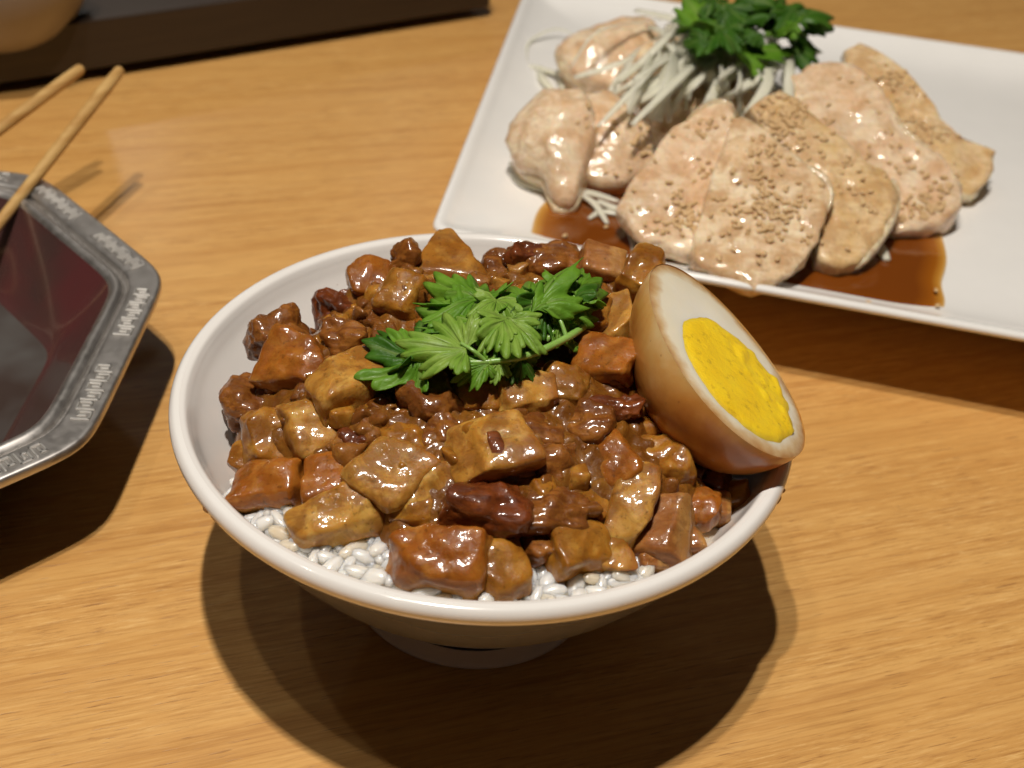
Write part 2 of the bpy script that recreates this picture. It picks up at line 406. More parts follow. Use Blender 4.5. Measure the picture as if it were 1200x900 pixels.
# ------------------------------------------------------------------ rice, gravy and the heap of pork
def foot_r(a):                                  # how far the heap reaches in direction a
    d = math.degrees(a) % 360
    ks = [(0, 5.45), (40, 5.3), (75, 5.2), (105, 5.0), (135, 4.75), (160, 4.95), (185, 5.35), (215, 5.5), (240, 5.45), (270, 5.55), (300, 5.55), (330, 5.5), (360, 5.45)]
    for (a0, r0), (a1, r1) in zip(ks, ks[1:]):
        if a0 <= d <= a1:
            k = (d - a0) / (a1 - a0); k = k * k * (3 - 2 * k); return r0 + (r1 - r0) * k
def heap(x, y):
    r = math.hypot(x, y); R = foot_r(math.atan2(y, x)); k = min(r / R, 1.15)
    return 4.66 + 2.0 * (1 - k ** 2.6) + 0.42 * (y / 5) * (1 - min(k, 1) ** 6)
def hit(px, py, lift=0.0):
    d = ray(px, py); s = 20.0; best = None
    while s < 36:
        p = CAM + d * s; g = p[2] - heap(p[0], p[1]) - lift
        if g <= 0 and math.hypot(p[0], p[1]) < 5.9: return p
        if math.hypot(p[0], p[1]) < 4.6 and (best is None or g < best[0]): best = (g, p)
        s += 0.02
    return best[1]

rng = random.Random(7)
VDIR = -CF
# px, py, width, height, angle, kind, lift, label
PORK = [
 (522, 306, 88, 72, 0, 'amber', .55, 'amber pointed piece of pork fat, the highest tip at the back of the heap'),
 (437, 328, 50, 50, 15, 'skin', .45, 'glossy orange brown pork lump left of the pointed amber piece'),
 (398, 360, 54, 38, 10, 'dark', .35, 'dark maroon pork lump at the back left edge of the heap'),
 (470, 350, 62, 52, -20, 'amber', .40, 'amber pork chunk just behind the left coriander leaves'),
 (473, 306, 34, 34, 0, 'meat', .40, 'small brown pork bit against the left flank of the pointed piece'),
 (588, 312, 44, 40, 20, 'meat', .30, 'brown pork bit right of the pointed amber piece'),
 (325, 393, 66, 54, 12, 'meat', .45, 'reddish meat lump standing clear at the far left of the heap'),
 (352, 432, 84, 64, -15, 'skin', .35, 'orange brown pork lump below the far left meat lump'),
 (420, 452, 110, 62, 42, 'fat', .50, 'long tan block of fat slanting up to the left coriander leaf'),
 (290, 472, 52, 64, 30, 'meat', .35, 'ragged red brown meat on the left edge above the amber fat'),
 (320, 515, 64, 64, 10, 'amber', .42, 'dull amber fat cube at the left edge of the heap'),
 (366, 506, 60, 68, 18, 'fat', .55, 'pale tan rounded fat cube beside the long slanting block'),
 (320, 572, 80, 64, 4, 'skin', .45, 'orange skinned pork cube lowest on the left by the bowl wall'),
 (387, 570, 62, 50, 8, 'skin', .40, 'dark orange pork cube above the flat pale bar'),
 (402, 611, 106, 52, 22, 'fat', .55, 'flat pale tan bar of fat lying on the rice at left'),
 (452, 562, 84, 74, -35, 'fat', .55, 'tan fat cube set cornerwise, right of the dark orange cube'),
 (508, 574, 58, 46, 5, 'fat', .35, 'soft tan fat bit between the cornerwise cube and maroon lump'),
 (478, 520, 48, 40, 10, 'amber', .38, 'small orange brown lump above the cornerwise fat cube'),
 (505, 478, 62, 60, 25, 'meat', .40, 'brown ragged meat lump under the middle of the coriander stem'),
 (524, 512, 50, 56, 70, 'meat', .40, 'rounded brown lump left of the red streaked cube'),
 (574, 533, 98, 78, 14, 'fat', .60, 'large tan fat cube with a dark red streak, mid heap'),
 (571, 598, 96, 70, -4, 'dark', .62, 'dark maroon oval meat lump in the centre front'),
 (515, 664, 126, 66, -10, 'skin', .68, 'large orange tan skin chunk resting at the front lip'),
 (578, 664, 62, 80, 25, 'amber', .45, 'brown amber piece tucked behind the large front chunk'),
 (615, 466, 86, 48, 4, 'fat', .45, 'tan oblong fat piece below the right end of the coriander'),
 (556, 470, 32, 44, 80, 'amber', .40, 'small upright amber bit under the coriander stem'),
 (662, 462, 60, 46, -10, 'amber', .38, 'amber lump right of the tan oblong fat piece'),
 (710, 426, 78, 56, -12, 'skin', .62, 'orange tan pork cube left of the egg'),
 (726, 378, 42, 58, 12, 'fat', .55, 'pale cream fat piece leaning on the egg, above the orange cube'),
 (690, 374, 50, 54, 0, 'amber', .48, 'brown lump between coriander and the pale cream piece'),
 (754, 318, 44, 60, -25, 'amber', .55, 'brown slab of pork standing behind the tip of the egg'),
 (706, 312, 56, 46, -10, 'pink', .50, 'pinkish pale pork piece at the back between coriander and egg'),
 (645, 308, 66, 44, 5, 'meat', .45, 'dark red meat lump at the back behind the right coriander leaves'),
 (612, 302, 34, 30, 20, 'dark', .40, 'dark little meat bit at the back rim behind the coriander'),
 (722, 484, 56, 36, 12, 'dark', .50, 'shiny dark maroon strip of pork beside the egg'),
 (690, 505, 60, 50, 20, 'meat', .42, 'brown lump below the shiny maroon strip'),
 (640, 510, 56, 46, -25, 'meat', .38, 'gravy covered brown lump right of the red streaked cube'),
 (646, 552, 60, 52, 12, 'meat', .38, 'brown meat lump right below the red streaked cube'),
 (776, 542, 58, 68, 10, 'amber', .50, 'translucent amber square slice under the egg'),
 (717, 545, 62, 66, 35, 'skin', .48, 'glossy orange lump left of the translucent amber slice'),
 (740, 594, 50, 88, -18, 'fat', .72, 'pale tan bar standing upright in the right front'),
 (776, 624, 64, 86, -10, 'pink', .60, 'pinkish brown chunk right of the upright pale bar'),
 (819, 596, 46, 48, -8, 'skin', .50, 'red orange skinned cube near the right wall'),
 (846, 598, 24, 40, -8, 'pink', .46, 'narrow pink meat strip beside the red orange cube'),
 (861, 585, 34, 34, 10, 'amber', .42, 'small tan piece nearest the right bowl wall'),
 (649, 610, 72, 58, 8, 'meat', .55, 'brown meat lump right of the maroon oval'),
 (672, 642, 72, 74, 28, 'amber', .50, 'big flat brown piece above the right patch of rice'),
 (718, 650, 48, 54, 15, 'fat', .42, 'tan fat piece half hidden below the upright pale bar'),
 (806, 634, 30, 42, 20, 'pink', .40, 'small pinkish bit between pink chunk and right lip'),
 (760, 655, 40, 40, 0, 'pink', .30, 'greyish pink bit low in the right front under the pink chunk'),
 (484, 604, 66, 40, -8, 'amber', .30, 'gravy soaked lump right of the flat pale bar'),
 (625, 640, 44, 40, 10, 'meat', .20, 'small meat bit above the middle patch of rice'),
 (405, 398, 44, 40, 0, 'meat', .30, 'brown meat bit above the left coriander leaf'),
 (300, 540, 44, 40, 0, 'amber', .25, 'yellowish brown bit wedged between amber cube and left wall'),
 (420, 520, 40, 44, 60, 'dark', .30, 'thin dark red sliver between the tan cubes at left'),
 (690, 590, 40, 46, 40, 'amber', .35, 'brown lump left of the upright pale bar'),
 (830, 560, 44, 34, 0, 'dark', .20, 'dark bit of pork in the shadow beneath the egg'),
]
tops = []
for i, (px, py, wd, ht, ang, kd, lift, lab) in enumerate(PORK):
    c = hit(px, py, lift * 0.72); depth = np.dot(c - CAM, CF); s = depth / FPX
    N = unit(0.45 * VDIR + 0.65 * np.array([0, 0, 1]) + np.array([rng.uniform(-.28, .28), rng.uniform(-.2, .2), 0]))
    a = math.radians(ang); e1 = math.cos(a) * CR + math.sin(a) * CU; e1 = unit(e1 - N * np.dot(e1, N)); e2 = np.cross(N, e1)
    hw, hh = wd * s / 2 * 1.02, ht * s / 2 * 1.06; hd = max(0.36, 0.42 * (hw + hh))
    kw = dict(rnd=0.2, jit=0.2, rough=0.05)
    if kd in ('meat', 'dark'): kw = dict(rnd=0.45, jit=0.3, rough=0.19)
    if kd == 'amber': kw = dict(rnd=0.22, jit=0.3, rough=0.09)
    if kd == 'fat': kw = dict(rnd=0.12, jit=0.28, rough=0.075)
    if kd == 'skin': kw = dict(rnd=0.17, jit=0.27, rough=0.085)
    if kd == 'pink': kw = dict(rnd=0.12, jit=0.18, rough=0.05)
    if i == 0: kw.update(apex=0.82, rnd=0.12, rough=0.05, jit=0.08); e2 = unit(CU + 0.45 * CF - 0.05 * CR); e1 = unit(CR - e2 * np.dot(CR, e2)); N = np.cross(e1, e2); hh *= 1.08; hd *= 0.85; hw *= 1.2
    V, F = chunk(c, e1, e2, N, (hw, hh, hd), 100 + i, n=18, **kw)
    o = mk('pork_piece', V, F, M[kd], origin=c, label=lab, cat='pork', group='braised pork pieces heaped in the bowl')
    tops.append(V)
    if i == 20:     # the streak of lean in the big cube
        sv, sf = chunk(c + N * hd * 0.93 + e1 * 0.1 - e2 * 0.2, unit(e1 + 0.15 * e2), unit(e2 - .15 * e1), N, (0.16, 0.40, 0.15), 911, rnd=0.3, rough=0.05, n=8)
        mk('lean_streak', sv, sf, M['dark'], o)

# height map of the pieces, softened: the gravy climbs their flanks and fills the gaps
GN = 241; gx = np.linspace(-6, 6, GN); H0 = np.array([[heap(x, y) for y in gx] for x in gx])
T = H0.copy() - 0.15
for V in tops:
    ii = np.clip(((V[:, 0] + 6) / 12 * (GN - 1)).round().astype(int), 0, GN - 1); jj = np.clip(((V[:, 1] + 6) / 12 * (GN - 1)).round().astype(int), 0, GN - 1)
    np.maximum.at(T, (ii, jj), V[:, 2])
def blur(A, k):
    g = np.exp(-0.5 * (np.arange(-3 * k, 3 * k + 1) / k) ** 2); g /= g.sum()
    A = np.apply_along_axis(lambda r: np.convolve(np.pad(r, 3 * k, 'edge'), g, 'valid'), 0, A)
    return np.apply_along_axis(lambda r: np.convolve(np.pad(r, 3 * k, 'edge'), g, 'valid'), 1, A)
TB = blur(T, 5); TC = blur(T, 11); G = np.zeros_like(TB)
for i, x in enumerate(gx):
    for j, y in enumerate(gx):
        lump = 0.10 * fbm(x * 1.5, y * 1.5, 3.1, 3) + 0.20 * abs(nz(x * 2.1, y * 2.1, 8)) + 0.07 * nz(x * 4.2, y * 4.2, 12) + 0.018 * nz(x * 6, y * 6, 1)
        G[i, j] = max(H0[i, j] - 0.03, TB[i, j] - 0.10, TC[i, j] - 0.02) + lump
def gravy_r(a):
    d = math.degrees(a) % 360; r = foot_r(a) - 0.15
    for c0, wd, cut in ((232, 22, 1.05), (285, 20, 0.95)):       # the rice shows here
        k = max(0, 1 - abs(d - c0) / wd); r -= cut * k ** 0.6
    return r
keep = -np.ones((GN, GN), int); Vg = []; Fg = []
for i, x in enumerate(gx):
    for j, y in enumerate(gx):
        r = math.hypot(x, y); R = gravy_r(math.atan2(y, x)) + 0.18 * nz(x * 2, y * 2, 5)
        if r < R + 0.12:
            e = min(max((r - (R - 0.45)) / 0.5, 0), 1)
            keep[i, j] = len(Vg); Vg.append((x, y, G[i, j] - 0.55 * e * e))
for i in range(GN - 1):
    for j in range(GN - 1):
        q = (keep[i, j], keep[i + 1, j], keep[i + 1, j + 1], keep[i, j + 1])
        if min(q) >= 0: Fg.append(q)
gravy = mk('gravy', Vg, Fg, M['gravy'], origin=(0, 0, 5), label='thick glossy brown gravy with minced pork covering the rice', cat='gravy')
sol = gravy.modifiers.new('solidify', 'SOLIDIFY'); sol.thickness = 0.004; sol.offset = -1
# mince: countless crumbs in the gravy
mv = []; mf = []; rs = random.Random(21); C0, F0 = cube_grid(5)
for k in range(620):
    a = rs.uniform(0, 2 * math.pi); r = math.sqrt(rs.random()) * (gravy_r(a) - 0.25); x, y = r * math.cos(a), r * math.sin(a)
    i = int((x + 6) / 12 * (GN - 1)); j = int((y + 6) / 12 * (GN - 1)); z = G[i, j] + rs.uniform(-0.16, -0.02)
    if T[i, j] > G[i, j] - 0.04: continue
    s = rs.uniform(0.07, 0.22); e1 = unit([rs.gauss(0, 1), rs.gauss(0, 1), rs.gauss(0, .4)]); e2 = unit(np.cross(e1, (0.1, 0.2, 1))); e3 = np.cross(e1, e2)
    V, F = chunk((x, y, z), e1, e2, e3, (s * rs.uniform(1, 1.5), s, s * rs.uniform(.7, 1.1)), 3000 + k, rnd=0.3, jit=0.42, rough=s * 0.6, n=6)
    o = len(mv); mv += V.tolist(); mf += [tuple(q + o for q in f) for f in F]
mk('minced_pork', mv, mf, M['mince'], gravy, kind='stuff')
mv = []; mf = []
for k in range(150):
    a = rs.uniform(0, 2 * math.pi); r = math.sqrt(rs.random()) * (gravy_r(a) - 0.35); x, y = r * math.cos(a), r * math.sin(a)
    i = int((x + 6) / 12 * (GN - 1)); j = int((y + 6) / 12 * (GN - 1))
    if T[i, j] > G[i, j] - 0.02: continue
    s = rs.uniform(0.14, 0.26); e1 = unit([rs.gauss(0, 1), rs.gauss(0, 1), rs.gauss(0, .5)]); e2 = unit(np.cross(e1, (0.1, 0.2, 1))); e3 = np.cross(e1, e2)
    V, F = chunk((x, y, G[i, j] - 0.06), e1, e2, e3, (s * rs.uniform(1, 1.4), s, s * 0.9), 5000 + k, rnd=0.15, jit=0.3, rough=0.05, n=6)
    o = len(mv); mv += V.tolist(); mf += [tuple(q + o for q in f) for f in F]
mk('fat_dice', mv, mf, M['amber'], gravy, kind='stuff')

# rice mound and its grains
def rice_z(x, y):
    r = math.hypot(x, y); return 5.14 - 0.06 * (r / 5.6) ** 4 + 0.10 * nz(x * 1.3, y * 1.3, 2)
V, F = [], []
for i in range(96):
    a = 2 * math.pi * i / 96
    for k in range(20):
        f_ = min(max((-math.sin(a) - 0.30) / 0.25, 0), 1); r = (4.9 + 0.82 * f_) * k / 19 + 0.001
        z = (rice_z(r * math.cos(a), r * math.sin(a)) - 0.25) - 0.7 * (1 - f_); V.append((r * math.cos(a), r * math.sin(a), z))
rice = mk('steamed_rice', V, grid_faces(96, 20, True), M['rice'], origin=(0, 0, 4.8), label='steamed white rice peeking out at the front under the gravy', cat='rice')
def grain_mesh():
    V, F = [], []
    prof = [(-.31, .0), (-.295, .045), (-.25, .085), (-.15, .118), (0, .13), (.14, .12), (.23, .09), (.28, .05), (.295, .0)]
    for x, r in prof:
        for k in range(8):
            a = 2 * math.pi * k / 8; V.append((x, r * math.cos(a) + 0.12 * x * x, r * 0.88 * math.sin(a)))
    for i in range(len(prof) - 1):
        for k in range(8): F.append((i * 8 + k, (i + 1) * 8 + k, (i + 1) * 8 + (k + 1) % 8, i * 8 + (k + 1) % 8))
    me = bpy.data.meshes.new('rice_grain'); me.from_pydata((np.array(V) * CM).tolist(), [], F); me.materials.append(M['rice'])
    me.polygons.foreach_set('use_smooth', [True] * len(me.polygons)); return me
gm = grain_mesh(); rs = random.Random(5); made = 0; placed = []
while made < 298:
    a = math.radians(rs.choice([rs.uniform(212, 256), rs.uniform(262, 306)])); r = rs.uniform(4.2, 5.72); x, y = r * math.cos(a), r * math.sin(a)
    if r < gravy_r(a) - 0.5: continue
    dense = min([math.hypot(x - q[0], y - q[1]) for q in placed] or [9])
    if dense < 0.13: continue
    placed.append((x, y)); o = bpy.data.objects.new('rice_grain', gm); col.objects.link(o); o.parent = rice
    z = rice_z(x, y) + rs.uniform(-0.14, 0.05)
    o.location = (np.array([x, y, z]) - parent_origin(rice)) * CM
    o.rotation_euler = (rs.uniform(-.6, .6), rs.uniform(-.55, .55), rs.uniform(0, 6.28)); s = rs.uniform(0.95, 1.25); o.scale = (s * rs.uniform(.8, 1.05), s * rs.uniform(.85, 1.2), s * rs.uniform(.85, 1.15)); made += 1

# ------------------------------------------------------------------ the half egg
def egg():
    ec = at(848, 418, 7.15)                    # middle of the cut face
    v = unit(CAM - ec); ir = unit(CR - v * np.dot(CR, v)); iu = np.cross(v, ir)
    img = unit(0.498 * ir - 0.868 * iu); al = math.radians(27)
    A = unit(math.cos(al) * img + math.sin(al) * v); p = np.cross(img, v); p = p if np.dot(p, ir) > 0 else -p
    v2 = unit(np.cross(p, A)); v2 = v2 if np.dot(v2, v) > 0 else -v2
    th = math.acos(0.44); N = unit(math.cos(th) * v2 + math.sin(th) * p); B = np.cross(N, A)
    L = 2.50
    def rad(tt):                                # half width along the long axis, blunt at +A
        x = math.cos(tt); return 1.87 * math.sin(tt) * (1 + 0.13 * x)
    thing = empty('marinated_egg_half', ec - N * 1.9, 'halved soy marinated egg with yellow yolk leaning on the right rim', 'egg')
    nu, nv = 56, 40
    V = []
    for i in range(nu):
        tt = math.pi * i / (nu - 1)
        for j in range(nv):
            ph = math.pi * j / (nv - 1)
            r = rad(tt); b = math.cos(ph) * r; n = -math.sin(ph) * r
            q = ec + A * (L * math.cos(tt)) + B * b + N * n
            w_ = 0.03 * nz(q[0] * .8, q[1] * .8, q[2] * .8) + 0.008 * nz(q[0] * 4, q[1] * 4, q[2] * 4)
            V.append(q + unit(q - ec + 1e-6) * w_ * (abs(math.sin(ph)) ** 0.5))
    F = [f[::-1] for f in grid_faces(nu, nv)]
    t = NT('egg_skin'); v_ = t.coords(rnd=False)
    vn = t.n('ShaderNodeVertexColor', layer_name='edge')
    nn = t.noise(v_, 0.55, 5, 0.55, 0.5)
    k = t.math('ADD', nn, t.math('MULTIPLY', vn.outputs[0], -0.30))
    c = t.ramp(k, [(0.08, (0.66, 0.46, 0.22)), (0.24, (0.60, 0.33, 0.10)), (0.40, (0.52, 0.225, 0.045)), (0.56, (0.40, 0.14, 0.022)), (0.7, (0.28, 0.085, 0.014))])
    c = t.mix(t.ramp(t.noise(v_, 5, 2), [(0.70, 0.0), (0.76, 0.5)]), c, (0.20, 0.065, 0.016))
    t.set(Base_Color=c, Roughness=0.3, Coat_Weight=0.35, Coat_Roughness=0.18, Normal=t.bump(t.noise(v_, 6, 4), 0.012, 0.5)); t.sss(0.4, (1, .55, .25), 0.25)
    o = mk('egg_skin', V, F, t.m, thing)
    ca = o.data.color_attributes.new('edge', 'FLOAT_COLOR', 'POINT')
    for i in range(nu):
        for j in range(nv):
            e = max(0, 1 - min(j, nv - 1 - j) / (nv * 0.16)) ** 1.5
            ca.data[i * nv + j].color = (e, e, e, 1)
    # cut face of the white
    t = NT('egg_white'); v_ = t.coords(rnd=False); vn = t.n('ShaderNodeVertexColor', layer_name='edge')
    k = t.math('ADD', vn.outputs[0], t.math('MULTIPLY', t.math('SUBTRACT', t.noise(v_, 2.0, 4), 0.5), 0.22))
    c = t.ramp(k, [(0.45, (0.83, 0.79, 0.68)), (0.84, (0.79, 0.72, 0.56)), (0.93, (0.60, 0.42, 0.22)), (1.0, (0.44, 0.22, 0.075))])
    t.set(Base_Color=c, Roughness=0.32, Coat_Weight=0.3, Coat_Roughness=0.2, Normal=t.bump(t.noise(v_, 2.4, 3), 0.03, 0.4)); t.sss(0.5, (1, .85, .6), 0.3)
    V = []; E = []; nr = 20
    for i in range(96):
        tt = 2 * math.pi * i / 96; r = rad(abs(math.asin(math.sin(tt)) if False else math.acos(math.cos(tt)))); b = r * (1 if math.sin(tt) >= 0 else -1)
        for k in range(nr):
            s = k / (nr - 1) * 0.998 + 0.002
            q = ec + A * (L * math.cos(tt) * s) + B * b * s
            V.append(q + N * (0.025 - 0.05 * s ** 8 + 0.014 * nz(q[0] * 1.5, q[1] * 1.5, q[2] * 1.5))); E.append(s)
    F = grid_faces(96, nr, True); F = [f[::-1] for f in F]
    white = o = mk('egg_white', V, F, t.m, thing); ca = o.data.color_attributes.new('edge', 'FLOAT_COLOR', 'POINT')
    for i, e in enumerate(E): ca.data[i].color = (e, e, e, 1)
    # yolk
    t = NT('egg_yolk'); v_ = t.coords(rnd=False)
    c = t.mix(t.ramp(t.noise(v_, 1.2, 4), [(0.35, 0.0), (0.7, 1.0)]), (0.88, 0.62, 0.018), (0.84, 0.54, 0.012))
    c = t.mix(t.ramp(t.noise(v_, 4.5, 5, 0.7), [(0.56, 0.0), (0.70, 0.8)]), c, (0.50, 0.28, 0.012))
    vn = t.n('ShaderNodeVertexColor', layer_name='edge')
    c = t.mix(t.math('MULTIPLY', t.ramp(vn.outputs[0], [(0.90, 0.0), (1.0, 1.0)]), 0.45), c, (0.36, 0.30, 0.06))
    t.set(Base_Color=c, Roughness=0.5, Normal=t.bump(t.noise(v_, 7, 5, 0.7), 0.035, 0.8), Specular_IOR_Level=0.4); t.sss(0.25, (1, .6, .1), 0.15)
    yc = ec + A * 0.55 + B * 0.0 + N * 0.06; V = []; E = []; nr = 26
    for i in range(110):
        tt = 2 * math.pi * i / 110; ca_, sa_ = math.cos(tt), math.sin(tt)
        Rr = 1.0 + 0.03 * nz(ca_ * 2, sa_ * 2, 1) + 0.012 * nz(ca_ * 9, sa_ * 9, 1)
        for k in range(nr):
            s = k / (nr - 1) + 0.001
            q = yc + A * (1.60 * ca_ * s * Rr) + B * (1.45 * sa_ * s * Rr)
            rx = 0.02 * fbm(q[0] * 1.6, q[1] * 1.6, q[2] * 1.6, 5)
            crumb = 0.13 * max(0, nz(q[0] * 3.4, q[1] * 3.4, q[2] * 3.4 + 4)) * max(0, min(1, (sa_ * s * (1 if np.dot(B, CR) > 0 else -1)) * 1.6))
            V.append(q + N * (0.03 * (1 - s ** 6) + rx + crumb - 0.06 * s ** 14)); E.append(min(s, 1))
    F = [f[::-1] for f in grid_faces(110, nr, True)]
    o = mk('egg_yolk', V, F, t.m, white); ca = o.data.color_attributes.new('edge', 'FLOAT_COLOR', 'POINT')
    for i, e in enumerate(E): ca.data[i].color = (e, e, e, 1)
    # specks of meat stuck to the skin
egg()

# ------------------------------------------------------------------ coriander
def leaf_mat(name, c1, c2):
    t = NT(name); v = t.coords(); vn = t.n('ShaderNodeVertexColor', layer_name='vein')
    c = t.mix(t.ramp(t.noise(v, 1.6, 4), [(0.35, 0.0), (0.7, 1.0)]), c1, c2)
    c = t.mix(t.math('MULTIPLY', vn.outputs[0], 0.6), c, (0.36, 0.46, 0.13))
    t.set(Base_Color=c, Roughness=0.46, Specular_IOR_Level=0.35, Coat_Weight=0.08, Coat_Roughness=0.2,
          Normal=t.bump(t.math('ADD', t.noise(v, 9, 4), t.math('MULTIPLY', vn.outputs[0], -1.5)), 0.03, 0.8))
    tr = t.n('ShaderNodeBsdfTranslucent'); t.l(c, tr.inputs[0]); mx = t.n('ShaderNodeMixShader'); mx.inputs[0].default_value = 0.40
    t.l(t.b.outputs[0], mx.inputs[1]); t.l(tr.outputs[0], mx.inputs[2]); t.l(mx.outputs[0], t.out.inputs[0]); return t.m
M['leaf'] = leaf_mat('coriander_leaf', (0.12, 0.30, 0.018), (0.23, 0.45, 0.038))
M['leaf_pale'] = leaf_mat('coriander_leaf_pale', (0.22, 0.42, 0.040), (0.37, 0.55, 0.095))
M['leaf_dark'] = leaf_mat('coriander_leaf_dark', (0.045, 0.15, 0.010), (0.085, 0.23, 0.018))
t = NT('coriander_stem'); v = t.coords(); M['stem'] = t.set(Base_Color=t.mix(t.noise(v, 2, 3), (0.16, 0.33, 0.05), (0.34, 0.52, 0.14)), Roughness=0.3, Coat_Weight=0.3); t.sss(0.3, (.5, 1, .2), 0.1)

def leaf(parent, base, tip, up, width=1.0, seed=0, mat='leaf', cup=0.25, ruffle=0.12, spread=100):
    rs = np.random.RandomState(seed); base = np.asarray(base, float); tip = np.asarray(tip, float)
    L = np.linalg.norm(tip - base); X = (tip - base) / L; Z = unit(np.asarray(up, float) - X * np.dot(up, X)); Y = np.cross(Z, X)
    lobes = [(0, 1.0, 30), (-50, 0.92, 27), (50, 0.92, 27), (-95, 0.66, 24), (95, 0.66, 24)]
    lobes = [(a + rs.uniform(-7, 7), r * rs.uniform(0.88, 1.08), w_) for a, r, w_ in lobes]
    nT, nR = 150, 11; V = []; C = []; ph = rs.uniform(0, 6, 3)
    for i in range(nT):
        th = -118 + 236 * i / (nT - 1); r = 0.30; near = 99; tooth = 0
        for a, R, w_ in lobes:
            d = abs(th - a); near = min(near, d)
            k = R * math.exp(-(d / w_) ** 2 * 0.85); r = max(r, R * math.exp(-(d / w_) ** 4 * 0.9) * 0.55 + 0.45 * k)
        r = max(r, 0.66 * math.exp(-(th / 96) ** 6)); saw = abs(((th / 15.0 + ph[0]) % 1) - 0.5) * 2
        r *= 1 - 0.20 * saw ** 1.4
        t_ = math.radians(th)
        for j in range(nR):
            s = j / (nR - 1); rr = r * s
            x = rr * math.cos(t_) * L; y = rr * math.sin(t_) * L * width
            z = L * (-cup * s * s * (0.6 + 0.4 * math.cos(2 * t_)) + ruffle * s * s * math.sin(4.1 * t_ + ph[1]) + 0.015 * s * math.sin(24 * t_) + 0.02 * s * math.sin(9 * t_ + ph[2]) + 0.03 * math.sin(s * 6 + ph[2]))
            V.append(base + X * x + Y * y + Z * z); vn_ = abs(((th / 15.0 + ph[0]) % 1) - 0.5) * 2; C.append(max(max(0, 1 - near / (3.2 / (s + 0.25))) * (1 - 0.5 * s), 0.55 * max(0, 1 - vn_ * 5) * min(1, s * 2.2) * (1 - 0.6 * s)))
    F = grid_faces(nT, nR)
    o = mk('leaf', V, F, M[mat], parent)
    ca = o.data.color_attributes.new('vein', 'FLOAT_COLOR', 'POINT')
    for i, e in enumerate(C): ca.data[i].color = (e, e, e, 1)
    sd = o.modifiers.new('solidify', 'SOLIDIFY'); sd.thickness = 0.00018
    return o
UPV = unit(0.55 * VDIR + 0.6 * np.array([0, 0, 1]))
def sprig(name, label, stems, leaves, zoff, mat_stem='stem', group=None):
    up_ = lambda q: (q[0], q[1], q[2] + zoff)
    stems = [tuple(up_(q) for q in st[:-2]) + tuple(st[-2:]) for st in stems]; leaves = [(up_(l[0]), up_(l[1])) + tuple(l[2:]) for l in leaves]
    anchor = at(*stems[0][0]); thing = empty(name, anchor, label, 'coriander', group)
    for path, r0, r1 in [(s[:-2], s[-2], s[-1]) for s in stems]:
        P = smooth_profile([at(*q) for q in path], 6) if len(path) > 2 else [at(*q) for q in path]
        V, F = tube(P, np.linspace(r0, r1, len(P)), 8); mk('stem', V, F, M[mat_stem], thing)
    for k, (b, tp, wd, mat, tx, ty, cup) in enumerate(leaves):
        up = unit(UPV + tx * CR + ty * CU); leaf(thing, at(*b), at(*tp), up, wd, 50 + k + int(anchor[0] * 10) % 37, mat, cup)
    return thing
sprig('coriander_sprig', 'bright green coriander sprig with curved stem on top of the braised pork',
  [((690, 378, 7.55), (664, 396, 7.75), (620, 416, 7.85), (570, 424, 7.8), (520, 424, 7.7), (488, 420, 7.55), 0.085, 0.05),
   ((570, 424, 7.8), (556, 412, 8.0), (540, 402, 8.05), 0.05, 0.035),
   ((600, 420, 7.82), (596, 400, 8.1), (592, 384, 8.2), 0.05, 0.035),
   ((664, 396, 7.75), (655, 372, 8.0), (640, 350, 8.1), 0.05, 0.03),
   ((580, 422, 7.8), (582, 390, 8.0), (575, 352, 8.0), 0.05, 0.03)],
  [((545, 408, 8.02), (468, 396, 7.9), 0.85, 'leaf_pale', .1, .1, .12),
   ((496, 424, 7.6), (404, 400, 7.35), 0.62, 'leaf', -.1, .3, .18),
   ((490, 418, 7.6), (440, 372, 7.5), 0.60, 'leaf_dark', .2, .2, .15),
   ((556, 380, 8.0), (484, 345, 7.95), 0.75, 'leaf', .0, .25, .20),
   ((562, 352, 8.0), (498, 318, 7.8), 0.70, 'leaf', .15, .2, .18),
   ((560, 350, 8.05), (530, 400, 8.0), 0.75, 'leaf', -.1, .1, .20),
   ((596, 372, 8.25), (604, 418, 8.15), 0.85, 'leaf_pale', .2, -.1, .12),
   ((588, 372, 8.2), (560, 396, 8.3), 0.8, 'leaf_pale', -.2, .0, .2),
   ((620, 362, 8.1), (600, 306, 7.9), 0.9, 'leaf', -.25, .15, .15),
   ((622, 366, 8.1), (584, 330, 8.05), 0.7, 'leaf', -.3, .2, .2),
   ((640, 352, 8.1), (630, 402, 7.9), 0.7, 'leaf_dark', .5, -.1, .3),
   ((582, 350, 8.2), (578, 384, 8.25), 0.7, 'leaf_pale', 0, -.2, .1),
   ((570, 426, 7.8), (528, 446, 7.55), 0.7, 'leaf', -.1, -.2, .15),
   ((585, 424, 7.8), (580, 452, 7.5), 0.8, 'leaf_pale', .1, -.3, .1),
   ((610, 420, 7.8), (636, 446, 7.4), 0.8, 'leaf_dark', .2, -.3, .25),
   ((600, 420, 7.7), (600, 452, 7.4), 0.9, 'leaf_dark', 0, -.4, .2),
   ((590, 400, 7.7), (640, 420, 7.4), 1.0, 'leaf_dark', 0, .2, .2)], -0.25)
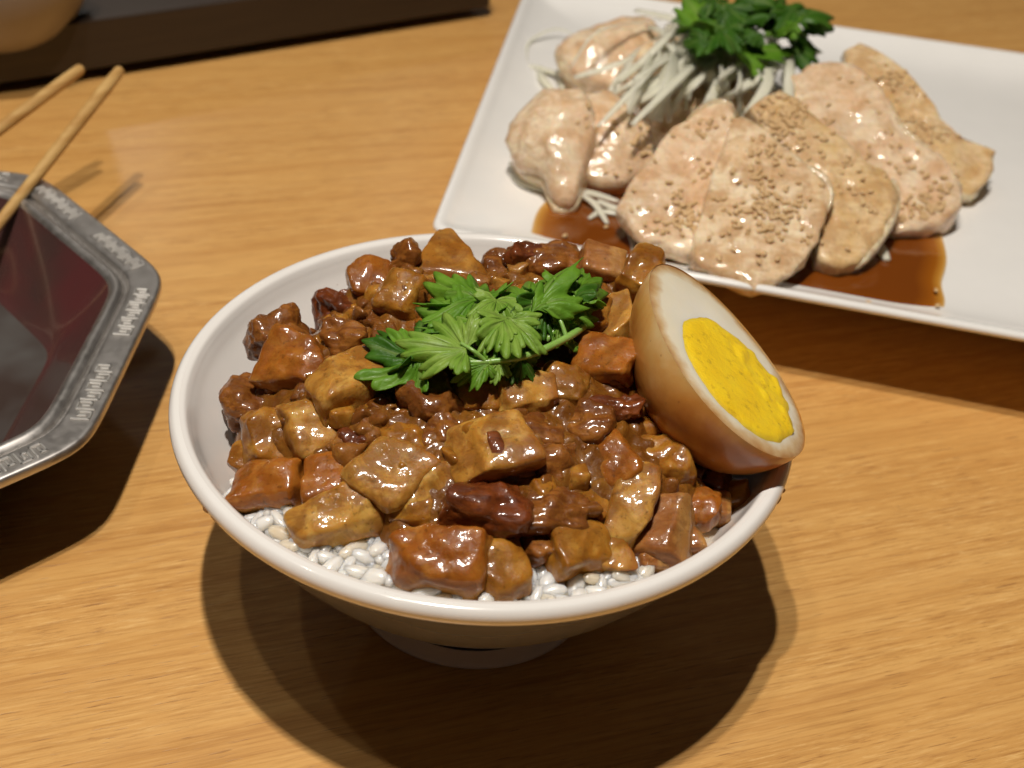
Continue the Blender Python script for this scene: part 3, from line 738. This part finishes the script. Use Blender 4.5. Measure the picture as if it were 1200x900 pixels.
sprig('coriander_sprig', 'feathery coriander sprig at the right end of the topping, nearest the egg',
  [((640, 400, 7.6), (660, 372, 7.9), (672, 350, 8.1), (676, 330, 8.2), 0.06, 0.035), ((660, 372, 7.9), (672, 360, 8.0), 0.045, 0.03)],
  [((672, 348, 8.15), (682, 294, 8.1), 0.55, 'leaf', .1, .2, .15),
   ((674, 346, 8.15), (700, 322, 8.0), 0.7, 'leaf', .4, .1, .2),
   ((668, 352, 8.1), (648, 312, 8.0), 0.6, 'leaf_dark', -.3, .1, .25),
   ((662, 366, 7.95), (704, 354, 7.8), 0.62, 'leaf', .2, .3, .15),
   ((660, 374, 7.9), (676, 404, 7.6), 0.7, 'leaf_pale', .3, -.1, .2),
   ((652, 384, 7.8), (690, 392, 7.4), 0.7, 'leaf', .2, .0, .25),
   ((655, 370, 7.9), (634, 352, 8.0), 0.8, 'leaf', -.2, .2, .2)], -0.3)

# ------------------------------------------------------------------ white plate with sliced chicken
PZ, PF = 3.0, 2.3
PNL, PNR, PFR, PFL = np.array([-1.93, 11.05]), np.array([22.2, 5.80]), np.array([25.4, 27.7]), np.array([0.62, 32.85])
plate = empty('serving_plate', (11.5, 19.3, 0), 'white square porcelain plate at back right holding chicken slices', 'plate')
def plate_loop(inset, z, rc=0.55, n=10):
    """rounded quadrilateral inset from the rim"""
    Q = [PNL, PNR, PFR, PFL]; c = sum(Q) / 4; L = []
    for k in range(4):
        p = Q[k]; a = unit(Q[k - 1] - p); b = unit(Q[(k + 1) % 4] - p)
        s = abs(a[0] * b[1] - a[1] * b[0]); pi = p + (a + b) * inset / s; r = max(rc - inset * 0.1, 0.35)
        for j in range(n + 1):
            t_ = j / n; w0, w1, w2 = (1 - t_) ** 2, 2 * t_ * (1 - t_), t_ ** 2
            L.append((*(w0 * (pi + a * r) + w1 * pi + w2 * (pi + b * r)), z))
        e0 = pi + b * r; p2 = Q[(k + 1) % 4]; a2 = unit(Q[k] - p2); b2 = unit(Q[(k + 2) % 4] - p2); s2 = abs(a2[0] * b2[1] - a2[1] * b2[0])
        e1 = p2 + (a2 + b2) * inset / s2 + a2 * r
        for j in range(1, 12): L.append((*(e0 + (e1 - e0) * j / 12), z))
    return L
def plate_part(name, prof):
    V = []; loops = [plate_loop(i, z) for i, z in prof]; n = len(loops[0])
    for lp in loops: V += lp
    F = [(i * n + k, i * n + (k + 1) % n, (i + 1) * n + (k + 1) % n, (i + 1) * n + k) for i in range(len(prof) - 1) for k in range(n)]
    if prof[-1][0] > 6: F.append(tuple((len(prof) - 1) * n + k for k in range(n)))
    return mk(name, V, F, M['plate'], plate)
plate_part('rim', smooth_profile([(0.34, 2.93), (0.22, 2.99), (0.11, 3.0), (0.03, 2.96), (0.0, 2.89), (0.03, 2.80), (0.14, 2.74), (0.26, 2.70)], 4)[::-1])
plate_part('well', smooth_profile([(0.34, 2.93), (0.6, 2.76), (1.1, 2.55), (1.8, 2.40), (2.8, 2.32), (4.2, 2.30), (6.5, 2.30)], 4))
plate_part('underside', smooth_profile([(0.26, 2.70), (1.2, 2.3), (2.6, 1.7), (4.2, 1.15), (4.6, 0.9), (4.7, 0.0), (5.2, 0.0), (5.3, 0.9), (6.6, 1.1)], 4)[::-1][::-1])

# pool of soy dressing, thin at its margin
def pool():
    t = NT('soy_dressing'); vn = t.n('ShaderNodeVertexColor', layer_name='depth'); v = t.coords()
    c = t.ramp(vn.outputs[0], [(0.0, (0.62, 0.42, 0.17)), (0.12, (0.50, 0.23, 0.03)), (0.4, (0.30, 0.088, 0.005)), (1.0, (0.17, 0.042, 0.003))])
    M['soy'] = t.set(Base_Color=c, Roughness=0.06, Coat_Weight=0.4, Coat_Roughness=0.03)
    px = [(622, 272), (628, 250), (638, 236), (660, 222), (720, 215), (800, 215), (900, 225), (1000, 240), (1070, 240), (1098, 262), (1110, 300), (1104, 330), (1108, 352), (1100, 368), (1080, 372), (1000, 356), (940, 344), (880, 332), (800, 322), (700, 312), (640, 300)]
    P = np.array([at(x, y, 2.45)[:2] for x, y in px]); c0 = P.mean(0); V = []; D = []; pts = smooth_profile(list(P) + [P[0]], 5)[:-1]; n = len(pts); nr = 16
    for p in pts:
        for k in range(nr):
            s = (k / (nr - 1)) ** 0.5 if k else 0.002; q = c0 + (p - c0) * s; d = 1 - s ** 5
            V.append((q[0], q[1], 2.40 + 0.10 * d)); D.append(min(1, (1 - s) * 7))
    o = mk('soy_dressing', V, grid_faces(n, nr, True), M['soy'], label='pool of brown soy dressing on the white plate under the chicken', cat='sauce')
    ca = o.data.color_attributes.new('depth', 'FLOAT_COLOR', 'POINT')
    for i, e in enumerate(D): ca.data[i].color = (e, e, e, 1)
pool()

CH = dict(fib=0.35, stain=(0.42, 0.20, 0.06), rough=0.3, coat=0.9, glint=2.6, gd=0.6, bumpd=0.035, fine=4.0)
M['chicken'] = food('poached_chicken', (0.742, 0.526, 0.313), (0.840, 0.717, 0.510), (0.615, 0.370, 0.162), 0.55, 0.35, fibre=True, **CH)
M['chicken_pink'] = food('poached_chicken_pink', (0.742, 0.504, 0.313), (0.840, 0.717, 0.522), (0.657, 0.403, 0.209), 0.40, 0.35, fibre=True, **CH)
M['chicken_tan'] = food('poached_chicken_tan', (0.700, 0.482, 0.232), (0.774, 0.605, 0.383), (0.509, 0.291, 0.104), 0.5, 0.35, fibre=True, **CH)
M['chicken_skin'] = food('chicken_skin', (0.742, 0.650, 0.441), (0.657, 0.526, 0.336), (0.382, 0.280, 0.197), 0.35, 0.3, **CH)
t = NT('sesame'); v = t.coords(); M['sesame'] = t.set(Base_Color=t.mix(t.noise(v, 3, 2), (0.52, 0.32, 0.13), (0.66, 0.46, 0.24)), Roughness=0.4)

def seed_mesh(points, frames, rs):
    C, F = cube_grid(3); V = []; FF = []
    S = C / np.linalg.norm(C, axis=1, keepdims=True)
    for p, (ex, ey, n) in zip(points, frames):
        a = rs.uniform(0, 6.28); e1 = ex * math.cos(a) + ey * math.sin(a); e2 = np.cross(n, e1); o = len(V)
        taper = 1 - 0.3 * S[:, :1]
        Q = p + S[:, :1] * 0.10 * e1 + S[:, 1:2] * 0.064 * taper * e2 + S[:, 2:] * 0.048 * n
        V += Q.tolist(); FF += [tuple(q + o for q in f) for f in F]
    return V, FF
NS = unit([0.02, -0.42, 0.90])
def slice_(poly, anchor, lab, mat, seed, tilt=(0.0, -0.42, 0.9), off=0.0, thick=0.9, seeds=0, bulge=0.0, rough=0.10, seed_zone=None, skin=None):
    n = unit(tilt); p0 = at(*anchor) + n * off
    ex = unit(np.cross((0, 1, 0), n)); ey = np.cross(n, ex)
    W = [on_plane(x, y, p0, n) for x, y in poly]; O = [(np.dot(q - p0, ex), np.dot(q - p0, ey)) for q in W]
    A = sum(O[i][0] * O[(i + 1) % len(O)][1] - O[(i + 1) % len(O)][0] * O[i][1] for i in range(len(O)))
    if A < 0: O = O[::-1]
    V, F, pts, c = slab(O, p0, ex, ey, n, thick, seed=seed, rough=rough, bulge=bulge, rings=16)
    th = mk('chicken_slice', V, F, M[mat], origin=p0, label=lab, cat='chicken', group='poached chicken slices on the plate')
    if skin:                                     # strip of skin along part of the edge
        k0, k1 = skin; n_ = len(pts); P = [p0 + ex * q[0] + ey * q[1] - n * thick * 0.30 for q in [pts[k % n_] for k in range(int(k0 * n_), int(k1 * n_))]]
        sv, sf = tube(P, [0.05 + 0.13 * math.sin(math.pi * i / (len(P) - 1)) ** 0.5 * (0.6 + 0.8 * abs(nz(i * .37, seed))) for i in range(len(P))], 8, 1.5, n); 
        sv = [np.array(q) + 0.05 * nz(q[0] * 3, q[1] * 3, q[2] * 3) for q in sv]
        mk('skin', sv, sf, M['chicken_skin'], th)
    if seeds:
        rs = random.Random(seed); P = []; Fr = []; cl = []
        Vt = np.array(V[:len(pts) * 13])
        for _ in range(int(seeds * 1.7)):
            if cl and rs.random() < 0.82:
                b = rs.choice(cl); k = np.argmin(np.sum((Vt - b - ex * rs.gauss(0, .28) - ey * rs.gauss(0, .28)) ** 2, 1))
            else: k = int(rs.uniform(0.15, 1) ** 0.7 * (len(Vt) - 1))
            q = Vt[k] + ex * rs.uniform(-.1, .1) + ey * rs.uniform(-.1, .1)
            if seed_zone is not None and np.dot(q - p0, ey) < seed_zone and rs.random() < 0.75: continue
            cl.append(q); P.append(q + n * 0.04); Fr.append((ex, ey, n))
        sv, sf = seed_mesh(P, Fr, rs); mk('sesame_seeds', sv, sf, M['sesame'], th, kind='stuff')
    return th
slice_([(990, 58), (1020, 55), (1060, 80), (1095, 125), (1130, 160), (1168, 178), (1160, 205), (1140, 228), (1110, 215), (1060, 160), (1010, 110)], (1140, 225, 3.0),
       'browner chicken slice at the far right back, end of the fan', 'chicken_tan', 7, seeds=70, thick=0.6, off=-0.25, skin=(0.02, 0.35))
slice_([(930, 90), (960, 72), (1000, 72), (1035, 105), (1060, 150), (1100, 180), (1128, 215), (1122, 250), (1090, 268), (1050, 272), (1020, 240), (980, 180), (940, 130)], (1060, 272, 2.9),
       'pink glossy chicken slice with a green leaf fleck near its top', 'chicken_pink', 6, seeds=75, thick=0.65, off=-0.15, skin=(0.55, 0.72))
slice_([(880, 122), (905, 105), (935, 115), (975, 150), (1015, 185), (1048, 205), (1052, 240), (1035, 275), (1005, 310), (978, 312), (958, 300), (965, 250), (930, 190), (895, 150)], (985, 314, 2.85),
       'chicken slice with a rounded lower end, heavily strewn with sesame', 'chicken_tan', 5, seeds=105, thick=0.8, off=0.05, bulge=0.12, skin=(0.36, 0.6))
slice_([(728, 240), (745, 205), (790, 150), (838, 118), (862, 128), (858, 160), (838, 220), (818, 285), (808, 296), (780, 290), (750, 275)], (770, 285, 3.1),
       'pinkish oblong chicken slice left of the front slice', 'chicken_pink', 3, seeds=70, thick=0.6, off=0.06, skin=(0.55, 0.75))
slice_([(812, 290), (826, 230), (850, 165), (868, 132), (895, 148), (930, 182), (968, 210), (975, 232), (962, 268), (945, 300), (918, 326), (885, 334), (845, 322), (815, 305)], (890, 332, 2.95),
       'largest chicken slice in front, pale with scattered sesame', 'chicken', 4, seeds=110, thick=0.6, off=0.10, bulge=0.0, skin=(0.42, 0.62))
slice_([(690, 108), (715, 106), (745, 130), (768, 165), (766, 198), (742, 215), (705, 216), (672, 196), (664, 150), (672, 120)], (705, 216, 2.9),
       'chicken piece with creased top wedged right of the thick rounded one', 'chicken_pink', 12, tilt=(0.05, -0.5, 0.85), seeds=34, thick=1.5, bulge=0.35, rough=0.09, off=0.15, skin=(0.05, 0.3))
slice_([(600, 145), (618, 115), (648, 100), (680, 102), (697, 125), (696, 165), (684, 195), (672, 232), (650, 238), (636, 206), (615, 196), (592, 172)], (650, 230, 2.75),
       'thick rounded chicken piece at the left end of the plate', 'chicken_pink', 2, tilt=(-0.22, -0.5, 0.85), seeds=3, thick=1.7, bulge=0.5, rough=0.09, off=0.35, skin=(0.08, 0.4))
slice_([(740, 60), (790, 40), (850, 60), (885, 110), (850, 150), (790, 160), (745, 120)], (800, 160, 3.3),
       'chicken slice almost wholly hidden under the onion shreds', 'chicken', 13, thick=1.0, bulge=0.2, off=0.0)
slice_([(655, 55), (672, 36), (700, 30), (730, 18), (765, 22), (780, 60), (770, 100), (735, 112), (700, 98), (668, 82)], (700, 104, 2.9),
       'small chicken piece with a greyish skin edge at the back left of the plate', 'chicken_pink', 1, thick=1.3, bulge=0.5, rough=0.09, off=0.2, skin=(0.85, 1.1))
# onion shreds
t = NT('onion_shred'); v = t.coords()
c = t.mix(t.noise(v, 1.0, 3), (0.88, 0.86, 0.72), (0.80, 0.79, 0.62))
M['onion'] = t.set(Base_Color=c, Roughness=0.22, Coat_Weight=0.4, Alpha=0.66, IOR=1.36, Normal=t.bump(t.noise(v, 4, 3), 0.03, 0.5)); t.sss(0.3, (1, 1, .8), 0.2)
def shred(parent, pts, r, flat=0.35, nrm=(0, -0.4, 0.9), name='onion_shred', **kw):
    P = smooth_profile([at(*q) for q in pts], 6); n = len(P)
    R = [r * (0.35 + 0.65 * math.sin(math.pi * (0.06 + 0.9 * i / (n - 1))) ** 0.6) for i in range(n)]
    V, F = tube(P, R, 8, flat, nrm); return mk(name, V, F, M['onion'], parent, **kw)
pile = empty('onion_shreds', at(800, 110, 3.0), 'pile of translucent white onion shreds on top of the chicken', 'onion')
rs = random.Random(12)
for k in range(96):
    u = (k * 0.618) % 1.0; sx = 770 + 140 * u + rs.uniform(-14, 14); sy = 42 + 26 * u + rs.uniform(-22, 16)
    ex_ = sx - rs.uniform(30, 110) * (1 - 0.8 * u) + rs.uniform(-18, 18); ey_ = sy + rs.uniform(45, 112) * (1 - 0.45 * u); z0 = 4.45 + 0.85 * k / 95 + rs.uniform(-.2, .2) - 0.3 * abs(u - .5)
    if k % 5 == 4: ex_ = sx + rs.uniform(20, 60) * (1 - u); ey_ = sy + rs.uniform(20, 60)
    zt = max(3.9, z0 - rs.uniform(.2, .9)); mx_ = (sx + ex_) / 2 + rs.uniform(-26, 18); my_ = (sy + ey_) / 2 + rs.uniform(-18, 14)
    shred(pile, [(sx, sy, z0), (mx_, my_, z0 + rs.uniform(.0, .35)), (ex_, ey_, zt)], rs.uniform(0.07, 0.24), rs.uniform(.12, .35), (rs.uniform(-.9, .9), -.5, .8))
for pts, r in ([((745, 12, 4.4), (790, 22, 4.8), (850, 40, 5.0)), .2], [((760, 30, 4.6), (830, 60, 5.3), (900, 70, 5.0)), .22], [((960, 60, 4.6), (905, 80, 5.2), (860, 110, 5.0)), .2],
               [((870, 40, 5.0), (900, 90, 5.2), (872, 140, 4.6)), .22], [((890, 95, 5.1), (905, 60, 5.2), (900, 40, 5.0)), .2]):
    shred(pile, pts, r, .35)
shred(None, [(926, 56, 5.2), (925, 85, 5.25), (924, 120, 5.0), (927, 156, 4.75)], 0.20, .5, label='single pointed onion shred lying upright right of the onion pile', cat='onion')
side = empty('onion_shreds', at(640, 90, 2.4), 'thin onion curls on the plate behind the left chicken piece', 'onion')
for pts, r in ([((618, 80, 2.5), (620, 50, 2.7), (650, 34, 2.8), (676, 42, 2.6)), .06], [((617, 76, 2.5), (640, 82, 2.6), (662, 90, 2.6)), .12], [((632, 78, 2.5), (636, 92, 2.6), (648, 106, 2.5)), .16], [((640, 84, 2.5), (655, 88, 2.6), (660, 108, 2.5)), .14]):
    shred(side, pts, r, .5)
low = empty('onion_shreds', at(700, 240, 2.5), 'white onion shreds poking out in the dressing below the left chicken pieces', 'onion')
for pts, r in ([((668, 228, 2.6), (690, 226, 2.7), (725, 236, 2.7)), .13], [((682, 228, 2.7), (698, 240, 2.7), (712, 262, 2.55)), .12], [((700, 235, 2.7), (725, 245, 2.7), (745, 240, 2.8)), .14], [((690, 256, 2.55), (705, 248, 2.6), (730, 252, 2.6)), .10],
               [((735, 268, 2.55), (740, 282, 2.5), (742, 296, 2.5)), .07], [((600, 190, 2.45), (612, 212, 2.5), (640, 222, 2.45)), .20]):
    shred(low, pts, r, .45)
shred(None, [(1015, 285, 2.6), (1030, 290, 2.6), (1040, 305, 2.55)], 0.2, .6, label='stub of onion shred sticking out right of the rounded slice', cat='onion')
# loose sesame in the dressing
rs = random.Random(3); pts = [at(x, y, 2.54) for x, y in ((1097, 340), (1099, 358), (1018, 354), (662, 276), (710, 266), (1007, 312), (640, 262), (1092, 352))]
for p, lb in zip(pts, ['sesame seed alone at the right margin of the dressing, upper of two', 'sesame seed alone at the right margin of the dressing, lower of two', 'sesame seed in the dressing close to the near plate rim',
                       'sesame seed in the left end of the dressing, nearest the bowl', 'sesame seed in the dressing below the white onion shreds']):
    V, F = seed_mesh([p], [(np.array([1., 0, 0]), np.array([0, 1., 0]), np.array([0, 0, 1.]))], rs); mk('sesame_seed', V, F, M['sesame'], label=lb, cat='sesame', group='loose sesame seeds')
# coriander on the plate
lv = []; rs = random.Random(4)
for k in range(26):
    bx, by = rs.uniform(820, 935), rs.uniform(2, 48); a = rs.uniform(0, 6.28); L = rs.uniform(26, 44)
    tx_, ty_ = bx + L * math.cos(a), by + L * 0.7 * math.sin(a); z = 5.3 + rs.uniform(0, 1.1) + (0.3 if by < 40 else 0)
    lv.append(((bx, by, z), (tx_, ty_, z + rs.uniform(-.5, .15)), rs.uniform(.7, 1), rs.choice(['leaf_dark', 'leaf_dark', 'leaf']), rs.uniform(-.5, .5), rs.uniform(-.3, .4), .2))
lv += [((820, 14, 5.6), (788, 12, 5.2), .8, 'leaf_dark', 0, .2, .1), ((930, 40, 5.6), (968, 52, 5.0), .8, 'leaf_dark', 0, .2, .2), ((930, 55, 5.4), (952, 84, 4.9), .8, 'leaf_dark', 0, 0, .2)]
sprig('coriander_sprig', 'dark green coriander bunch behind the onion on the white plate',
      [((870, 60, 4.9), (875, 40, 5.6), (880, 20, 6.0), .1, .06), ((880, 56, 4.9), (900, 40, 5.6), (920, 36, 5.8), .08, .05), ((865, 56, 4.9), (845, 30, 5.7), (830, 18, 5.9), .08, .05)], lv, 0)
fl = empty('coriander_leaf', at(970, 101, 4.7), 'small green leaf fleck on the pink chicken slice', 'coriander')
leaf(fl, at(953, 103, 4.75), at(994, 97, 4.75), unit((0, -.3, .9)), .9, 77, 'leaf_dark', .05)

# ------------------------------------------------------------------ octagonal metal dish with chopsticks
DC = np.array([-17.45, 4.05, 0.0]); AP = 8.68
def octr(t_, p=34):
    return sum(max(0.0, math.cos(t_ - math.radians(45 * k - 0.5))) ** p for k in range(8)) ** (-1.0 / p)
dish = empty('octagonal_dish', DC, 'octagonal metal dish with stamped key pattern rim at the left edge', 'dish')
def metal(name, base, rough, dirt):
    t = NT(name); v = t.coords(); c = t.mix(t.ramp(t.noise(v, 1.3, 5), [(0.4, 0.0), (0.7, 0.8)]), base, dirt)
    sc_ = t.noise(v, 5, 4)
    return t.set(Base_Color=c, Metallic=1.0, Roughness=t.ramp(sc_, [(0.3, rough), (0.7, rough + 0.12)]), Normal=t.bump(t.noise(v, 3, 3), 0.006, 0.4))
M['pewter'] = metal('pewter', (0.66, 0.63, 0.60), 0.38, (0.50, 0.47, 0.44))
M['pewter_key'] = metal('pewter_relief', (0.88, 0.86, 0.82), 0.40, (0.75, 0.72, 0.68))
t = NT('dish_interior'); v = t.coords(rnd=False)
c = t.mix(t.ramp(t.noise(v, 0.22, 3), [(0.42, 0.0), (0.6, 1.0)]), (0.150, 0.040, 0.040), (0.095, 0.048, 0.042))
M['dish_red'] = t.set(Base_Color=c, Metallic=0.35, Roughness=0.24, Coat_Weight=0.6, Coat_Roughness=0.06, Normal=t.bump(t.noise(v, 0.5, 3), 0.05, 0.4))  # mottled dark red-brown for the inside wall
t = NT('dish_floor'); v = t.coords(rnd=False)
M['dish_steel'] = t.set(Base_Color=t.mix(t.ramp(t.noise(v, 0.35, 3), [(0.35, 0.0), (0.65, 1.0)]), (0.16, 0.15, 0.14), (0.09, 0.06, 0.05)), Metallic=0.5, Roughness=0.3, Normal=t.bump(t.noise(v, 0.8, 3), 0.03, 0.4))
def dpart(name, prof, mat, n=288, sub=4):
    V, F = lathe(smooth_profile(prof, sub), n, DC, octr); return mk(name, V, F, M[mat], dish)
A_ = AP
rim_o = dpart('rim', [(A_ - .10, 2.70), (A_ - .02, 2.76), (A_, 2.86), (A_ - .03, 2.96), (A_ - .12, 3.0), (A_ - .40, 2.985), (A_ - .72, 2.97), (A_ - .80, 2.93), (A_ - .84, 2.84), (A_ - .90, 2.82),
              (A_ - .97, 2.90), (A_ - 1.08, 2.97), (A_ - 1.2, 2.95), (A_ - 1.30, 2.86)][::-1], 'pewter')
dpart('wall_inside', [(A_ - 1.30, 2.86), (A_ - 1.5, 2.6), (A_ - 2.2, 1.75), (A_ - 2.75, 1.15), (A_ - 3.0, 1.0)][::-1], 'dish_red')
dpart('floor', [(A_ - 3.0, 1.0), (A_ - 3.4, 0.93), (A_ - 5, .9), (0.01, .9)][::-1], 'dish_steel')
dpart('wall_outside', [(A_ - .10, 2.70), (A_ - .5, 2.62), (A_ - 1.15, 2.48), (A_ - 2.0, 1.6), (A_ - 2.9, 0.55), (A_ - 3.2, 0.4), (A_ - 3.25, 0.0), (A_ - 3.5, 0.0), (A_ - 3.6, 0.35), (0.01, 0.4)], 'pewter')
# key pattern: raised meanders, two groups on every side in view
for k in (-1, 0, 1, 2):
    a = math.radians(45 * k - 0.5); nrm = np.array([math.cos(a), math.sin(a), 0]); tg = np.array([-math.sin(a), math.cos(a), 0]); up = np.array([0, 0, 1.])
    for g in (-1, 1):
        V, F = [], []
        def seg(u0, v0, u1, v1, wl=0.028):
            c = DC + nrm * (AP - 0.42 + (v0 + v1) / 2) + tg * ((u0 + u1) / 2) + up * 2.992
            o = len(V); V.extend(box_verts(c, tg * (abs(u1 - u0) / 2 + wl), nrm * (abs(v1 - v0) / 2 + wl), up * 0.032)); F.extend([tuple(i + o for i in f) for f in BOXF])
        for q in range(6):
            u = g * 1.72 + (q - 2.5) * 0.37; h = 0.20; w_ = 0.13
            if q % 2: h2 = -h
            else: h2 = h
            seg(u - w_, -h2, u - w_, h2); seg(u - w_, h2, u + w_, h2); seg(u + w_, h2, u + w_, -h2 * .5); seg(u + w_, -h2 * .5, u, -h2 * .5); seg(u, -h2 * .5, u, h2 * .35)
        o = mk('key_pattern', V, F, M['pewter_key'], rim_o, smooth=False); bevel(o, 0.012, 1)

def chop(name, lab, tip, other, r0, r1):
    t_ = np.array(tip); b = np.array(other); P = [t_ + (b - t_) * k / 12 for k in range(13)]
    d = unit(b - t_); P = [t_ - d * 0.0 + d * 0.02] + P[1:]; R = [r0 * 0.9] + list(np.linspace(r0, r1, 12))
    P = [P[0] - d * 0.12, P[0] - d * 0.08] + P; R = [r0 * 0.35, r0 * 0.72] + R
    V, F = tube(P, R, 14); return mk(name, V, F, M['bamboo'], origin=t_, label=lab, cat='chopstick', group='bamboo chopsticks')
t = NT('bamboo'); v = t.coords(); mp = t.n('ShaderNodeMapping'); mp.inputs['Scale'].default_value = (0.25, 0.25, 3); t.l(v, mp.inputs[0])
c = t.mix(t.ramp(t.noise(mp.outputs[0], 2.0, 4), [(0.35, 0.0), (0.65, 1.0)]), (0.60, 0.38, 0.14), (0.46, 0.25, 0.075))
M['bamboo'] = t.set(Base_Color=c, Roughness=0.42, Normal=t.bump(t.noise(mp.outputs[0], 3, 3), 0.015, 0.4))
tip1 = at(140, 83, 4.55); rim1 = at(43, 206, 3.22); e = rim1 + (rim1 - tip1) * 1.15
chop('chopstick', 'right of the two bamboo chopsticks, lying across the rim of the metal dish', tip1, e, 0.20, 0.15)
tip2 = at(94, 81, 4.15); mid2 = at(0, 151, 3.45); e = mid2 + (mid2 - tip2) * 1.6
chop('chopstick', 'left of the two bamboo chopsticks, mostly cut off by the picture edge', tip2, e, 0.20, 0.15)

# ------------------------------------------------------------------ dark tray with a bowl at the back left
t = NT('dark_wood'); v = t.coords(rnd=False); mp = t.n('ShaderNodeMapping'); mp.inputs['Rotation'].default_value = (0, 0, math.radians(-35)); t.l(v, mp.inputs[0])
mp2 = t.n('ShaderNodeMapping'); mp2.inputs['Scale'].default_value = (.15, 3, 4); t.l(mp.outputs[0], mp2.inputs[0])
c = t.mix(t.noise(mp2.outputs[0], 1.2, 5), (0.016, 0.010, 0.007), (0.046, 0.029, 0.018))
M['tray'] = t.set(Base_Color=c, Roughness=0.42, Normal=t.bump(t.noise(mp2.outputs[0], 2, 4), 0.02, 0.4))
t0 = at(0, 108, 0.0); t1 = at(571, 17, 0.0); td = unit(t1 - t0); tn = np.array([-td[1], td[0], 0.0])
# wall height from the picture's top edge
q0 = at(0, 98, 0.5); best = min(np.arange(1, 8, .05), key=lambda z: abs(np.dot(at(30, 35, z) - q0, tn)))
TH = float(best); A0 = q0 - td * 22; LEN = np.dot(at(571, 6, 0.5) - A0, td); DEP = 22.0
tray = empty('wooden_tray', A0 * np.array([1, 1, 0]), 'dark brown wooden tray with raised sides at the back left', 'tray')
def tbox(name, u0, u1, v0, v1, z0, z1, bv=0.06):
    c = A0 * np.array([1, 1, 0]) + td * (u0 + u1) / 2 + tn * (v0 + v1) / 2 + np.array([0, 0, (z0 + z1) / 2])
    o = mk(name, box_verts(c, td * (u1 - u0) / 2, tn * (v1 - v0) / 2, (0, 0, (z1 - z0) / 2)), BOXF, M['tray'], tray, smooth=False); bevel(o, bv, 2)
tbox('side', 0, LEN, 0, 0.9, 0.5, TH); tbox('side', 0, LEN, DEP - .9, DEP, 0.5, TH)
tbox('end', 0, 0.9, 0.903, DEP - .903, 0.5, TH); tbox('end', LEN - .9, LEN, 0.903, DEP - .903, 0.5, TH)
tbox('floor', 0.9, LEN - .9, 0.903, DEP - .903, 0.55, 0.9)
for u in (3, LEN - 4):
    for vv in (2.5, DEP - 4): tbox('foot', u, u + 2, vv, vv + 1.5, 0.0, 0.5, 0.03)
cb = at(2, 14, 3.0) + tn * 1.8; cb = np.array([cb[0], cb[1], 0.9])
cup = empty('small_bowl', cb, 'small pale bowl standing in the dark tray, cut by the corner', 'bowl')
t = NT('stoneware'); v = t.coords(); M['stone'] = t.set(Base_Color=t.mix(t.noise(v, 1, 4), (0.26, 0.225, 0.20), (0.34, 0.30, 0.27)), Roughness=0.35)
V, F = lathe(smooth_profile([(0.01, .35), (1.6, .35), (1.7, 0), (1.95, 0.0), (2.0, .45), (3.0, 1.2), (3.8, 2.6), (4.1, 4.2), (4.15, 4.35), (4.0, 4.4), (3.9, 4.2), (3.5, 2.6), (2.6, 1.3), (0.01, .9)], 4), 64, cb); mk('body', V, F, M['stone'], cup)
for o in bpy.data.objects:
    if '_o' in o: del o['_o']
